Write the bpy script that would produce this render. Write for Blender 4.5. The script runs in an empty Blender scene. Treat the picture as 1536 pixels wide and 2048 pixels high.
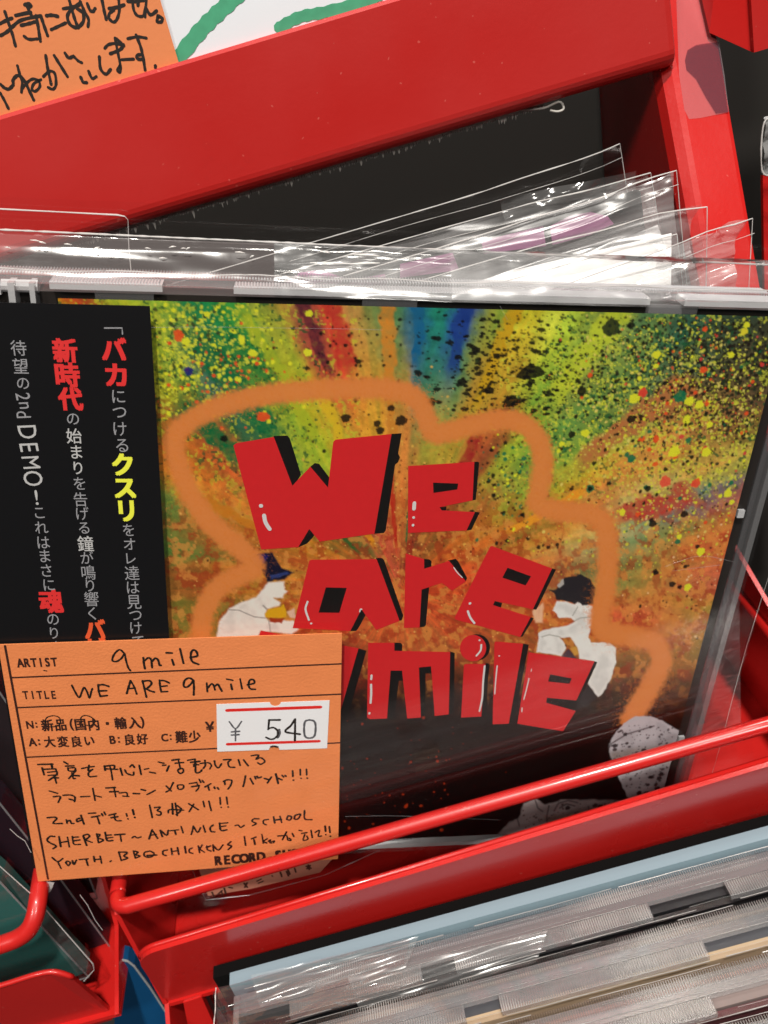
import bpy, bmesh, math, random
import numpy as np
from mathutils import Matrix, Vector
random.seed(5); rng = np.random.default_rng(7)
sc = bpy.context.scene
COL = sc.collection
MM = 0.001

# ---------------------------------------------------------------- frames
# cover frame: x right, y down, w towards the viewer (mm), origin = top left corner of the case front
# rack frame: u along the rack, v up, w towards the viewer (mm); same plane turned by 18 degrees
CT, ST = math.cos(math.radians(18)), math.sin(math.radians(18))
TILT = math.radians(15)                     # everything leans back this much
CE, SE = math.cos(TILT), math.sin(TILT)
LIFT = Vector((0, 0, 1.05))                 # height of the display above the shop floor
AX_U = Vector((1, 0, 0)); AX_V = Vector((0, SE, CE)); AX_W = Vector((0, -CE, SE))
def rk(u, v, w): return LIFT + (AX_U*u + AX_V*v + AX_W*w)*MM
def cd2rk(x, y, w=0): return (x*CT - y*ST, -x*ST - y*CT, w)
AX_X = AX_U*CT - AX_V*ST                    # cover x axis in the world
AX_Y = AX_U*ST + AX_V*CT                    # cover "up" axis

# ---------------------------------------------------------------- camera (solved from the case corners)
TV = np.array([-66.65824, -34.7557, 143.1116]); FPX = 1903.6
RV = np.array([0.4898, -0.1234, 0.0293])
th = np.linalg.norm(RV); k_ = RV/th
Kx = np.array([[0, -k_[2], k_[1]], [k_[2], 0, -k_[0]], [-k_[1], k_[0], 0]])
RC = np.eye(3) + math.sin(th)*Kx + (1-math.cos(th))*Kx@Kx      # cover (x,y down,z away) -> camera
CC = -RC.T@TV
def dir_world(d): return AX_X*d[0] - AX_Y*d[1] - AX_W*d[2]
cam_pos = rk(*cd2rk(CC[0], CC[1], -CC[2]))
right = dir_world(RC.T@np.array([1., 0, 0])); up = dir_world(RC.T@np.array([0, -1., 0])); back = dir_world(RC.T@np.array([0, 0, -1.]))
cam = bpy.data.cameras.new("camera"); co = bpy.data.objects.new("camera", cam); COL.objects.link(co)
M4 = Matrix.Identity(4)
for i in range(3):
    M4[i][0] = right[i]; M4[i][1] = up[i]; M4[i][2] = back[i]; M4[i][3] = cam_pos[i]
co.matrix_world = M4
cam.sensor_fit = 'VERTICAL'; cam.sensor_height = 24.0; cam.lens = 24.0*FPX/2048
cam.clip_start = 0.005; cam.clip_end = 50
cam.dof.use_dof = True; cam.dof.focus_distance = 0.168; cam.dof.aperture_fstop = 26
sc.camera = co

# ---------------------------------------------------------------- light
world = bpy.data.worlds.new("World"); sc.world = world; world.use_nodes = True
bg = world.node_tree.nodes['Background']; bg.inputs[0].default_value = (1.0, .95, .9, 1); bg.inputs[1].default_value = .03
def area(name, d, dist, size, power, col=(1, .95, .88)):
    l = bpy.data.lights.new(name, 'AREA'); l.shape = 'DISK'; l.size = size; l.energy = power; l.color = col
    o = bpy.data.objects.new(name, l); COL.objects.link(o)
    c = rk(50, -70, 0); dv = (AX_U*d[0] + AX_V*d[1] + AX_W*d[2]).normalized()
    o.location = c + dv*dist
    o.rotation_euler = (-dv).to_track_quat('-Z', 'Y').to_euler()
    return o
area("ceiling_or_fill_spot", (.12, .90, .46), 1.7, .10, 38)
area("ceiling_or_fill_spot", (-.45, .75, .75), 2.0, .30, 12)  # added unseen fill lamp from the left
area("ceiling_or_fill_spot", (.35, .62, .95), 2.2, .40, 16)  # second added fill lamp, from the front
area("ceiling_or_fill_spot", (.35, .95, -.12), 1.6, .25, 8)  # added lamp behind the rack, brightens rims and upward faces
sc.view_settings.view_transform = 'Standard'; sc.view_settings.look = 'None'
sc.view_settings.gamma = 1; sc.view_settings.exposure = 0
sc.cycles.transparent_max_bounces = 48; sc.cycles.max_bounces = 10; sc.cycles.caustics_reflective = False; sc.cycles.caustics_refractive = False

# ---------------------------------------------------------------- picture -> plane helpers (authoring only)
def ray(px, py):
    d = RC.T@np.array([(px-768)/FPX, (py-1024)/FPX, 1.]); return d
def cdp(px, py, w=0.):                      # cover frame mm (x, y down)
    d = ray(px, py); s = (-w-CC[2])/d[2]; q = CC+s*d; return (q[0], q[1])
def rkp(px, py, w=None, v=None, u=None):
    d = ray(px, py)
    fr = lambda q: np.array(cd2rk(q[0], q[1], -q[2]))
    C2 = fr(CC); d2 = fr(d)
    i, val = (2, w) if w is not None else ((1, v) if v is not None else (0, u))
    s = (val-C2[i])/d2[i]; return tuple(C2+s*d2)
def project(x, y, w=0.):
    X = np.stack([x, y, -w*np.ones_like(x)], -1)@RC.T + TV
    return FPX*X[..., 0]/X[..., 2]+768, FPX*X[..., 1]/X[..., 2]+1024

# ---------------------------------------------------------------- materials
def s2l(c):
    c = np.asarray(c, float)/255.
    return np.where(c <= .04045, c/12.92, ((c+.055)/1.055)**2.4)
def mat(name, col, rough=.5, spec=.5, coat=0., bump=0., bscale=300., var=0., vscale=60., metal=0., coat_r=.05, sub=0.):
    m = bpy.data.materials.new(name); m.use_nodes = True; nt = m.node_tree; b = nt.nodes['Principled BSDF']
    b.inputs['Base Color'].default_value = (*col, 1); b.inputs['Roughness'].default_value = rough
    b.inputs['Specular IOR Level'].default_value = spec; b.inputs['Coat Weight'].default_value = coat
    b.inputs['Coat Roughness'].default_value = coat_r; b.inputs['Metallic'].default_value = metal
    tc = nt.nodes.new('ShaderNodeTexCoord')
    if bump:
        n = nt.nodes.new('ShaderNodeTexNoise'); n.inputs['Scale'].default_value = bscale; n.inputs['Detail'].default_value = 3
        bp = nt.nodes.new('ShaderNodeBump'); bp.inputs['Strength'].default_value = bump; bp.inputs['Distance'].default_value = .0004
        nt.links.new(tc.outputs['Object'], n.inputs['Vector']); nt.links.new(n.outputs['Fac'], bp.inputs['Height'])
        nt.links.new(bp.outputs['Normal'], b.inputs['Normal'])
    if var:
        n = nt.nodes.new('ShaderNodeTexNoise'); n.inputs['Scale'].default_value = vscale; n.inputs['Detail'].default_value = 5
        r = nt.nodes.new('ShaderNodeMapRange'); r.inputs['To Min'].default_value = 1-var; r.inputs['To Max'].default_value = 1+var
        mx = nt.nodes.new('ShaderNodeVectorMath'); mx.operation = 'SCALE'; mx.inputs[0].default_value = col
        nt.links.new(tc.outputs['Object'], n.inputs['Vector']); nt.links.new(n.outputs['Fac'], r.inputs['Value'])
        nt.links.new(r.outputs['Result'], mx.inputs['Scale']); nt.links.new(mx.outputs[0], b.inputs['Base Color'])
    return m
def clear(name, rough=.05, ior=1.5, tint=(.95, .95, .95), haze=0., hazecol=(.8, .8, .8), bump=0., bscale=40., boost=1., base=0., stretch=(1, 1, 1), hv=None):
    m = bpy.data.materials.new(name); m.use_nodes = True; nt = m.node_tree; nt.nodes.clear()
    out = nt.nodes.new('ShaderNodeOutputMaterial')
    tr = nt.nodes.new('ShaderNodeBsdfTransparent'); tr.inputs[0].default_value = (*tint, 1)
    gl = nt.nodes.new('ShaderNodeBsdfGlossy'); gl.inputs['Roughness'].default_value = rough
    df = nt.nodes.new('ShaderNodeBsdfDiffuse'); df.inputs[0].default_value = (*hazecol, 1)
    # two-sided Schlick reflectance, so thin sheets read the same from both faces
    ge = nt.nodes.new('ShaderNodeNewGeometry'); dt = nt.nodes.new('ShaderNodeVectorMath'); dt.operation = 'DOT_PRODUCT'
    ab = nt.nodes.new('ShaderNodeMath'); ab.operation = 'ABSOLUTE'; iv = nt.nodes.new('ShaderNodeMath'); iv.operation = 'SUBTRACT'; iv.inputs[0].default_value = 1; iv.use_clamp = True
    pw = nt.nodes.new('ShaderNodeMath'); pw.operation = 'POWER'; pw.inputs[1].default_value = 5
    fr = nt.nodes.new('ShaderNodeMath'); fr.operation = 'MULTIPLY_ADD'; fr.inputs[1].default_value = .96; fr.inputs[2].default_value = .04
    nt.links.new(ge.outputs['Incoming'], dt.inputs[0]); nt.links.new(ge.outputs['Normal'], dt.inputs[1]); nt.links.new(dt.outputs['Value'], ab.inputs[0])
    nt.links.new(ab.outputs[0], iv.inputs[1]); nt.links.new(iv.outputs[0], pw.inputs[0]); nt.links.new(pw.outputs[0], fr.inputs[0])
    ma = nt.nodes.new('ShaderNodeMath'); ma.operation = 'MULTIPLY_ADD'; ma.inputs[1].default_value = boost; ma.inputs[2].default_value = base; ma.use_clamp = True
    m1 = nt.nodes.new('ShaderNodeMixShader'); m2 = nt.nodes.new('ShaderNodeMixShader'); m1.inputs[0].default_value = haze
    L = nt.links.new
    L(fr.outputs[0], ma.inputs[0]); L(tr.outputs[0], m1.inputs[1]); L(df.outputs[0], m1.inputs[2])
    L(ma.outputs[0], m2.inputs[0]); L(m1.outputs[0], m2.inputs[1]); L(gl.outputs[0], m2.inputs[2]); L(m2.outputs[0], out.inputs[0])
    if hv:                                                       # noise in the white haze: light streaks and glare put into the colour
        t0 = nt.nodes.new('ShaderNodeTexCoord'); m0 = nt.nodes.new('ShaderNodeMapping'); m0.inputs['Scale'].default_value = hv[1]
        n0 = nt.nodes.new('ShaderNodeTexNoise'); n0.inputs['Scale'].default_value = hv[0]; n0.inputs['Detail'].default_value = 4
        r0 = nt.nodes.new('ShaderNodeMapRange'); r0.inputs['From Min'].default_value = .38; r0.inputs['From Max'].default_value = .66; r0.inputs['To Min'].default_value = haze*hv[2]; r0.inputs['To Max'].default_value = min(1, haze*1.8)
        L(t0.outputs['Object'], m0.inputs[0]); L(m0.outputs[0], n0.inputs['Vector']); L(n0.outputs['Fac'], r0.inputs['Value']); L(r0.outputs['Result'], m1.inputs[0])
    if bump:
        tc = nt.nodes.new('ShaderNodeTexCoord'); mp = nt.nodes.new('ShaderNodeMapping'); mp.inputs['Scale'].default_value = stretch
        n = nt.nodes.new('ShaderNodeTexNoise'); n.inputs['Scale'].default_value = bscale; n.inputs['Detail'].default_value = 2; n.inputs['Distortion'].default_value = .6
        bp = nt.nodes.new('ShaderNodeBump'); bp.inputs['Strength'].default_value = bump; bp.inputs['Distance'].default_value = .002
        L(tc.outputs['Object'], mp.inputs[0]); L(mp.outputs[0], n.inputs['Vector']); L(n.outputs['Fac'], bp.inputs['Height'])
        for x in (gl, df): L(bp.outputs['Normal'], x.inputs['Normal'])
        L(bp.outputs['Normal'], dt.inputs[1])
    return m
def attr_mat(name, rough=.35):
    m = bpy.data.materials.new(name); m.use_nodes = True; nt = m.node_tree; b = nt.nodes['Principled BSDF']
    a = nt.nodes.new('ShaderNodeAttribute'); a.attribute_name = 'Col'
    nt.links.new(a.outputs['Color'], b.inputs['Base Color']); b.inputs['Roughness'].default_value = rough
    return m
def worn(m, r0, r1, sc_=22., chips=.77):
    nt = m.node_tree; b = nt.nodes['Principled BSDF']; tc = nt.nodes.new('ShaderNodeTexCoord')
    n = nt.nodes.new('ShaderNodeTexNoise'); n.inputs['Scale'].default_value = sc_; n.inputs['Detail'].default_value = 6
    r = nt.nodes.new('ShaderNodeMapRange'); r.inputs['From Min'].default_value = .35; r.inputs['From Max'].default_value = .65; r.inputs['To Min'].default_value = r0; r.inputs['To Max'].default_value = r1
    nt.links.new(tc.outputs['Object'], n.inputs['Vector']); nt.links.new(n.outputs['Fac'], r.inputs['Value']); nt.links.new(r.outputs['Result'], b.inputs['Roughness'])
    c = nt.nodes.new('ShaderNodeTexNoise'); c.inputs['Scale'].default_value = 800; c.inputs['Detail'].default_value = 1
    g = nt.nodes.new('ShaderNodeMath'); g.operation = 'GREATER_THAN'; g.inputs[1].default_value = chips
    mx = nt.nodes.new('ShaderNodeMixRGB'); mx.inputs[2].default_value = (.75, .25, .2, 1)
    src = b.inputs['Base Color'].links[0].from_socket
    f = nt.nodes.new('ShaderNodeMath'); f.operation = 'MULTIPLY'; f.inputs[1].default_value = .22
    nt.links.new(tc.outputs['Object'], c.inputs['Vector']); nt.links.new(c.outputs['Fac'], g.inputs[0]); nt.links.new(g.outputs[0], f.inputs[0]); nt.links.new(f.outputs[0], mx.inputs[0]); nt.links.new(src, mx.inputs[1]); nt.links.new(mx.outputs[0], b.inputs['Base Color'])
    return m
RED = mat("red_enamel", (.49, .012, .010), rough=.30, coat=.35, coat_r=.12, bump=.06, bscale=900, var=.05, vscale=25)
REDM = mat("red_enamel_panel", (.42, .012, .010), rough=.42, coat=.15, coat_r=.2, bump=.05, bscale=700, var=.06, vscale=18)
worn(RED, .22, .42); worn(REDM, .34, .52)
BLACKPRINT = mat("black_print", (.006, .005, .005), rough=.4)
REDPRINT = mat("red_print", (.68, .018, .022), rough=.4, var=.06, vscale=900)
WHITEPRINT = mat("white_print", (.72, .70, .70), rough=.5)
ART = attr_mat("painted_cover")
BACKB = mat("black_backboard", (.011, .009, .007), rough=.7, var=.12, vscale=30)
ORANGE = mat("orange_card_paper", (.76, .235, .080), rough=.75, spec=.2, bump=.2, bscale=1800, var=.10, vscale=160)
ORANGE2 = mat("orange_notice_paper", (.72, .23, .085), rough=.6, spec=.3, bump=.08, bscale=1200, var=.06, vscale=40)
PEN = mat("black_pen_ink", (.012, .008, .006), rough=.5)
BROWNINK = mat("dark_brown_ink", (.035, .008, .004), rough=.6)
STICK = mat("white_sticker_paper", (.80, .80, .82), rough=.55, bump=.05, bscale=2000)
GREYINK = mat("grey_stamp_ink", (.09, .09, .10), rough=.7, var=.4, vscale=1500)
REDINK = mat("red_ink", (.72, .02, .015), rough=.5)
OBI = mat("black_glossy_paper", (.006, .006, .007), rough=.38, spec=.35, bump=.05, bscale=80)
GREYTXT = mat("grey_print", (.30, .30, .32), rough=.5)
PALETXT = mat("pale_print", (.48, .48, .48), rough=.5)
OBIRED = mat("bright_red_print", (.70, .03, .03), rough=.5)
OBIYEL = mat("yellow_print", (.80, .82, .06), rough=.5)
FILM = clear("clear_film", rough=.05, ior=1.5, tint=(.985, .985, .985), haze=0., bump=.15, bscale=14, boost=.8, stretch=(1, 1, 1))
FILMW = clear("wrinkled_film", rough=.09, ior=1.5, tint=(.98, .98, .98), haze=.03, bump=1.0, bscale=60, boost=2.0, stretch=(.7, 3, 1))
MOUTHF = clear("sleeve_mouth_film", rough=.19, ior=1.5, tint=(.97, .97, .97), haze=.08, bump=.8, bscale=70, boost=1.8, base=.02, stretch=(.5, 3, 2), hv=(60, (.6, 2, 1), 0))
CALMF = clear("calm_film", rough=.12, ior=1.5, tint=(.97, .97, .97), haze=.07, hazecol=(.8, .7, .7), bump=.25, bscale=40, boost=1.3, stretch=(.5, 3, 2))  # pinkish haze: the red panel's reflection put into the colour
GLAREF = clear("glaring_film", rough=.23, ior=1.5, tint=(.95, .95, .95), haze=.08, hazecol=(.95, .95, .95), bump=.8, bscale=70, boost=2.0, base=.02, stretch=(.6, 2, 1), hv=(60, (.6, 2, 1), 0))
EDGEL = clear("clear_edge_plastic", rough=.08, ior=1.5, tint=(.90, .90, .90), haze=.12, hazecol=(.8, .8, .82), base=.05, boost=1.6)
FOLD = clear("film_fold", rough=.25, ior=1.5, tint=(.8, .8, .8), haze=.55, hazecol=(.9, .88, .86), base=.1)
CLEAR = clear("clear_case_plastic", rough=.03, ior=1.5, tint=(.985, .985, .985), haze=0., boost=.8)
EDGE = clear("case_edge_plastic", rough=.12, ior=1.5, tint=(.80, .79, .80), haze=.16, hazecol=(.8, .8, .82), base=.06, boost=1.5)
RIBL = clear("ribbed_edge_plastic", rough=.14, ior=1.5, tint=(.88, .88, .89), haze=.46, hazecol=(.93, .90, .87), base=.10, boost=1.8, hv=(45, (1, .3, 3), .15))
RIBM = clear("ribbed_case_plastic", rough=.16, ior=1.5, tint=(.72, .72, .73), haze=.75, hazecol=(.85, .85, .88), base=.10, boost=1.6)  # white haze put into clear ribs for the overhead sheen
TABM = clear("whitened_tab_plastic", rough=.2, ior=1.5, tint=(.6, .6, .6), haze=.62, hazecol=(.86, .86, .88), base=.08)  # clear plastic whitened to carry the sheen of the top edges
TRAY = mat("dark_disc_tray", (.022, .018, .016), rough=.35)
GREEN = mat("green_marker_ink", (.05, .30, .16), rough=.6, var=.25, vscale=500)
WHITEPAPER = mat("white_notice_paper", (.68, .70, .74), rough=.5, var=.05, vscale=40)
FRINGE = mat("torn_grey_tape", (.42, .40, .37), rough=.8, var=.3, vscale=900)

# ---------------------------------------------------------------- mesh building in frame coordinates (mm)
class MB:
    def __init__(s): s.v = []; s.f = []
    def add(s, v, f):
        b = len(s.v); s.v += [tuple(float(a) for a in q) for q in v]; s.f += [tuple(b+i for i in g) for g in f]; return s
    def box(s, x0, x1, y0, y1, z0, z1):
        v = [(x, y, z) for x in (x0, x1) for y in (y0, y1) for z in (z0, z1)]
        return s.add(v, [(0, 1, 3, 2), (4, 6, 7, 5), (0, 4, 5, 1), (2, 3, 7, 6), (0, 2, 6, 4), (1, 5, 7, 3)])
    def prism(s, pts, z0, z1):
        n = len(pts); v = [(p[0], p[1], z0 if len(p) < 3 else p[2]+z0) for p in pts]+[(p[0], p[1], z1 if len(p) < 3 else p[2]+z1) for p in pts]
        return s.add(v, [tuple(range(n))[::-1], tuple(range(n, 2*n))]+[(i, (i+1) % n, n+(i+1) % n, n+i) for i in range(n)])
    def flat(s, pts, z): return s.add([(p[0], p[1], z) for p in pts], [tuple(range(len(pts)))])
    def grid(s, P):                                           # P[i][j] -> 3-D points
        a = len(P); b = len(P[0]); return s.add([q for r in P for q in r], [(i*b+j, (i+1)*b+j, (i+1)*b+j+1, i*b+j+1) for i in range(a-1) for j in range(b-1)])
    def tube(s, pts, r, n=10, caps=True):
        pts = [Vector(p) for p in pts]; rings = []; N = None
        for i, p in enumerate(pts):
            t = (pts[min(i+1, len(pts)-1)]-pts[max(i-1, 0)]).normalized()
            if N is None: N = t.orthogonal().normalized()
            N = (N-t*N.dot(t)).normalized(); B = t.cross(N); rr = r[i] if isinstance(r, (list, tuple)) else r
            rings.append([p+(N*math.cos(2*math.pi*k/n)+B*math.sin(2*math.pi*k/n))*rr for k in range(n)])
        m = len(rings); f = [(i*n+k, i*n+(k+1) % n, (i+1)*n+(k+1) % n, (i+1)*n+k) for i in range(m-1) for k in range(n)]
        if caps: f += [tuple(range(n))[::-1], tuple((m-1)*n+k for k in range(n))]
        return s.add([q for R_ in rings for q in R_], f)
def smooth_line(pts, sub=6):
    pts = [np.array(p, float) for p in pts]
    if len(pts) < 3: return [tuple(p) for p in pts]
    P = [2*pts[0]-pts[1]]+pts+[2*pts[-1]-pts[-2]]; out = []
    for i in range(1, len(P)-2):
        for k in range(sub):
            t = k/sub; a, b, c, d = P[i-1:i+3]
            out.append(tuple(.5*((2*b)+(-a+c)*t+(2*a-5*b+4*c-d)*t*t+(-a+3*b-3*c+d)*t**3)))
    out.append(tuple(pts[-1])); return out
def ribbon(mb, pts, wd, z, jit=0.):
    """flat stroke with round ends, pts 2-D mm"""
    p = [np.array(q[:2], float) for q in pts]
    if len(p) == 1 or np.linalg.norm(p[0]-p[-1]) < 1e-4 and len(p) < 3:
        c = p[0]; mb.flat([(c[0]+wd/2*math.cos(a), c[1]+wd/2*math.sin(a)) for a in np.linspace(0, 2*math.pi, 11)[:-1]], z); return
    L_, R_ = [], []
    n = len(p)
    for i in range(n):
        t = p[min(i+1, n-1)]-p[max(i-1, 0)]; t = t/(np.linalg.norm(t)+1e-9); nn = np.array([-t[1], t[0]])
        w = wd/2*(1+jit*math.sin(i*1.7+p[0][0]*3))
        L_.append(p[i]+nn*w); R_.append(p[i]-nn*w)
    def cap(c, d):
        a0 = math.atan2(d[1], d[0]); return [c+wd/2*np.array([math.cos(a), math.sin(a)]) for a in (a0-math.pi/2, a0-math.pi/4, a0, a0+math.pi/4, a0+math.pi/2)]
    # strip
    v = [(q[0], q[1], z) for q in L_]+[(q[0], q[1], z) for q in R_]
    mb.add(v, [(i, i+n, i+n+1, i+1) for i in range(n-1)])
    for c, d in ((p[0], p[0]-p[1]), (p[-1], p[-1]-p[-2])):
        mb.flat(cap(c, d), z+.0006)
RKM = Matrix(((AX_U[0], AX_V[0], AX_W[0], 0), (AX_U[1], AX_V[1], AX_W[1], 0), (AX_U[2], AX_V[2], AX_W[2], 0), (0, 0, 0, 1)))
CDM = Matrix(((AX_X[0], AX_Y[0], AX_W[0], 0), (AX_X[1], AX_Y[1], AX_W[1], 0), (AX_X[2], AX_Y[2], AX_W[2], 0), (0, 0, 0, 1)))
def frame(rot, origin): m = rot.copy(); m.translation = origin; return m
def mesh(name, mb, m, smooth=False, base=(0, 0, 0), fix=True):
    me = bpy.data.meshes.new(name)
    me.from_pydata([((x-base[0])*MM, (y-base[1])*MM, (z-base[2])*MM) for x, y, z in mb.v], [], mb.f)
    me.materials.append(m)
    if fix:
        bm = bmesh.new(); bm.from_mesh(me); bmesh.ops.recalc_face_normals(bm, faces=bm.faces); bm.to_mesh(me); bm.free()
    if smooth: me.polygons.foreach_set('use_smooth', [True]*len(me.polygons))
    me.update(); return me
class Thing:
    """a thing: an empty at its base that carries its parts; coordinates of parts are frame mm"""
    def __init__(s, name, label, cat, rot, origin_world, base, group=None):
        s.e = bpy.data.objects.new(name, None); s.e.empty_display_size = .01; COL.objects.link(s.e)
        s.base = base; s.e.matrix_world = frame(rot, origin_world)
        s.e['label'] = label; s.e['category'] = cat
        if group: s.e['group'] = group
    def part(s, name, mb, m, parent=None, smooth=False, label=None, kind=None, fix=True):
        me = mb if isinstance(mb, bpy.types.Mesh) else mesh(name, mb, m, smooth, s.base, fix)
        o = bpy.data.objects.new(name, me); COL.objects.link(o); o.parent = parent or s.e
        if label: o['label'] = label
        if kind: o['kind'] = kind
        return o
def pieces(t, name, boxes, m, parent=None, fix=True):
    out = []
    for b in boxes: out.append(t.part(name, MB().box(*b), m, parent=parent))
    return out
def rthing(name, label, cat, base, group=None): return Thing(name, label, cat, RKM, rk(*base), base, group)
def CDW(x, y, z): return rk(*cd2rk(x, -y, z))                # cover frame with y UP
def cthing(name, label, cat, base, group=None): return Thing(name, label, cat, CDM, CDW(*base), base, group)
def up2(p): return (p[0], -p[1])
def Z(ox, oy, s, pts): return [(ox+s*x, oy+s*y) for x, y in pts]
def onc(pts, w): return [up2(cdp(x, y, w)) for x, y in pts]   # picture outline -> cover plane, y up
def pxmm(px, py, w):                                          # mm per picture pixel near a point (x and y)
    a = cdp(px, py, w); b = cdp(px+1, py, w); c = cdp(px, py+1, w); return math.dist(a, b), math.dist(a, c)
# fonts ship inside Blender
_g = {}
def glyph(ch, off):
    k = (ch, off)
    if k not in _g:
        c = bpy.data.curves.new("glyph", 'FONT'); c.body = ch; c.size = 1; c.resolution_u = 3; c.offset = off
        o = bpy.data.objects.new("glyph", c); COL.objects.link(o)
        me = bpy.data.meshes.new_from_object(o.evaluated_get(bpy.context.evaluated_depsgraph_get()))
        v = [tuple(q.co[:2]) for q in me.vertices]; f = [tuple(p.vertices) for p in me.polygons]
        bpy.data.objects.remove(o); bpy.data.meshes.remove(me); _g[k] = (v, f)
    return _g[k]
def putchar(mb, ch, cx, cy, em, z, bold=0., rot=0., sx=1., sy=1., center=True):
    v, f = glyph(ch, 0.)
    if not v: return
    if bold > 0:
        for i, (dx, dy) in enumerate(((-1, -.7), (1, -.7), (-1, .7), (1, .7), (0, 0))):
            putchar(mb, ch, cx+dx*bold*em*sx, cy+dy*bold*em*sy, em, z+i*.0015, 0., rot, sx, sy, center)
        return
    xs = [a for a, b in v]; ys = [b for a, b in v]
    ox, oy = ((min(xs)+max(xs))/2, (min(ys)+max(ys))/2) if center else (0, 0)
    c, s = math.cos(rot), math.sin(rot)
    q = [((a-ox)*em*sx, (b-oy)*em*sy) for a, b in v]
    mb.add([(cx+a*c-b*s, cy+a*s+b*c, z) for a, b in q], f)
def text_line(mb, s, p0, p1, hmm, z, bold=0., w=1.):
    """one line of print from p0 to p1 (plane mm), hmm = cap height"""
    v, f = glyph(s, bold); xs = [a for a, b in v]
    d = np.array(p1)-np.array(p0); L = np.linalg.norm(d); t = d/L; n = np.array([-t[1], t[0]])
    x0, x1 = min(xs), max(xs); kx = L/(x1-x0); ky = hmm/.71
    mb.add([(*(np.array(p0)+t*(a-x0)*kx+n*b*ky), z) for a, b in v], f)

# ================================================================= THE SETTING
t = rthing('backboard', 'matt black backing board behind the trays and the red panel', 'board', (50, -250, -82))
t.e['kind'] = 'structure'
t.part('board', MB().box(-260, 420, -260, 160, -86, -80), BACKB)

# ================================================================= RED RACK PARTS
def plate(mb, pts, th=1.0):
    """sheet metal plate from rack points (u,v,w), thickness th along its normal"""
    P = [Vector(p) for p in pts]; n = (P[1]-P[0]).cross(P[2]-P[0]).normalized()*th
    k = len(P); v = P+[p-n for p in P]
    mb.add(v, [tuple(range(k)), tuple(range(k, 2*k))[::-1]]+[(i, (i+1) % k, k+(i+1) % k, k+i) for i in range(k)]); return mb
def roundpanel(u0, u1, v0, v1, w, r=3.2, depth=9, seg=6):
    """bent sheet: flat face, rounded lower hem returning to the back, as a closed shell"""
    prof = [(v1, w-depth), (v1, w-.6), (v1-.6, w)]
    for k in range(seg+1):
        a = math.pi/2*k/seg; prof.append((v0+r-r*math.sin(a), w-r+r*math.cos(a)))
    prof.append((v0, w-depth))
    mb = MB(); n = len(prof)
    us = [u0, u1-1.5, u1-.5, u1]; P = []
    for i, u in enumerate(us):
        ins = (0, 0, .25, 1.2)[i]; P.append([(u, max(v0+ins*.9, min(v, v1)) if v < v0+r else v, ww-ins) for v, ww in prof])
    mb.grid(P); mb.add(P[0], [tuple(range(n))]); mb.add(P[-1], [tuple(range(n))[::-1]]); return mb
t = rthing('front_panel', 'wide smooth red metal panel of the tier above, with a rounded lower edge', 'rack panel', (50, -6.8, -45))
t.part('panel_face', roundpanel(-80, 129.6, -6.8, 17.7, -40), REDM, smooth=False)
# torn tape left along the hem
mb = MB(); u = 10.
while u < 104:
    h = .35+.42*abs(random.gauss(0, 1)) + (.8 if random.random() < .06 else 0); du = random.uniform(.25, .8)
    mb.prism([(u, -6.4), (u+du, -6.4), (u+du*.9, -7.0-h*.6), (u+du*.4, -7.0-h)], -44.2, -43.8); u += du*.8
mb.tube(smooth_line([(100, -6.9, -43.6), (104, -7.6, -43), (107, -7.2, -42.4), (107.6, -8.6, -42.2), (106.4, -8.8, -42.2), (105, -8.2, -42.3)], 5), .22, 6)
t.part('torn_tape', mb, FRINGE, label='thin strip of torn grey tape left along the lower edge of the panel')
# upright channel post on the right
t = rthing('upright_post', 'tall upright red metal channel post beside the hanging sleeves', 'post', (135, -200, -46))
def postpt(px, py, w): return rkp(px, py, w=w)
def line_at(a, b, y): k = (y-a[1])/(b[1]-a[1]); return (a[0]+(b[0]-a[0])*k, y)
LA, LB = (1349, 135), (1412, 483); RA, RB = (1438, 88), (1514, 527)
W0 = lambda y: -44 + (y-100)*.04
rows = [-140, 100, 350, 600, 700]
F_L = [rkp(*line_at(LA, LB, y), w=W0(y)) for y in rows]; F_R = [rkp(*line_at(RA, RB, y), w=W0(y)) for y in rows]
mb = MB()
P = []
for a, b in zip(F_L, F_R):
    P.append([(a[0]-3.2, a[1], -84), (a[0]-3.0, a[1], a[2]-4), (a[0]-2.2, a[1], a[2]-1.4), (a[0]-.6, a[1], a[2]-.3), (a[0]+.5, a[1], a[2]), (b[0]-.9, b[1], b[2]), (b[0]-.2, b[1], b[2]-.25), (b[0], b[1], b[2]-1.), (b[0], b[1], -84)])
mb.grid(P); t.part('channel', mb, RED)
REFL_DARK = clear("post_reflection_dark", rough=.2, tint=(.55, .40, .46), haze=.06, hazecol=(.5, .3, .4), base=.02); REFL_PALE = clear("post_reflection_pale", rough=.25, tint=(.97, .97, .97), haze=.10, hazecol=(.9, .6, .65), base=.04)  # reflections on the post, put into two tinted film patches
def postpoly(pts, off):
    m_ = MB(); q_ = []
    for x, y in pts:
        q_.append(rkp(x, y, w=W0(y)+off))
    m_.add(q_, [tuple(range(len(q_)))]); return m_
t.part('painted_reflection', postpoly([(1352,-20),(1424,-20),(1438,85),(1449,150),(1458,224),(1400,236),(1378,238),(1369,220),(1358,150)], .12), REFL_PALE, label='pale reflection on the post, put in as a hazy film patch')
t.part('painted_reflection', postpoly([(1375,100),(1392,90),(1415,86),(1437,84),(1447,150),(1456,215),(1458,224),(1432,227),(1412,195),(1392,158),(1373,140),(1370,120)], .2), REFL_DARK, label='dark reflection on the post, put in as a tinted film patch')
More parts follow.
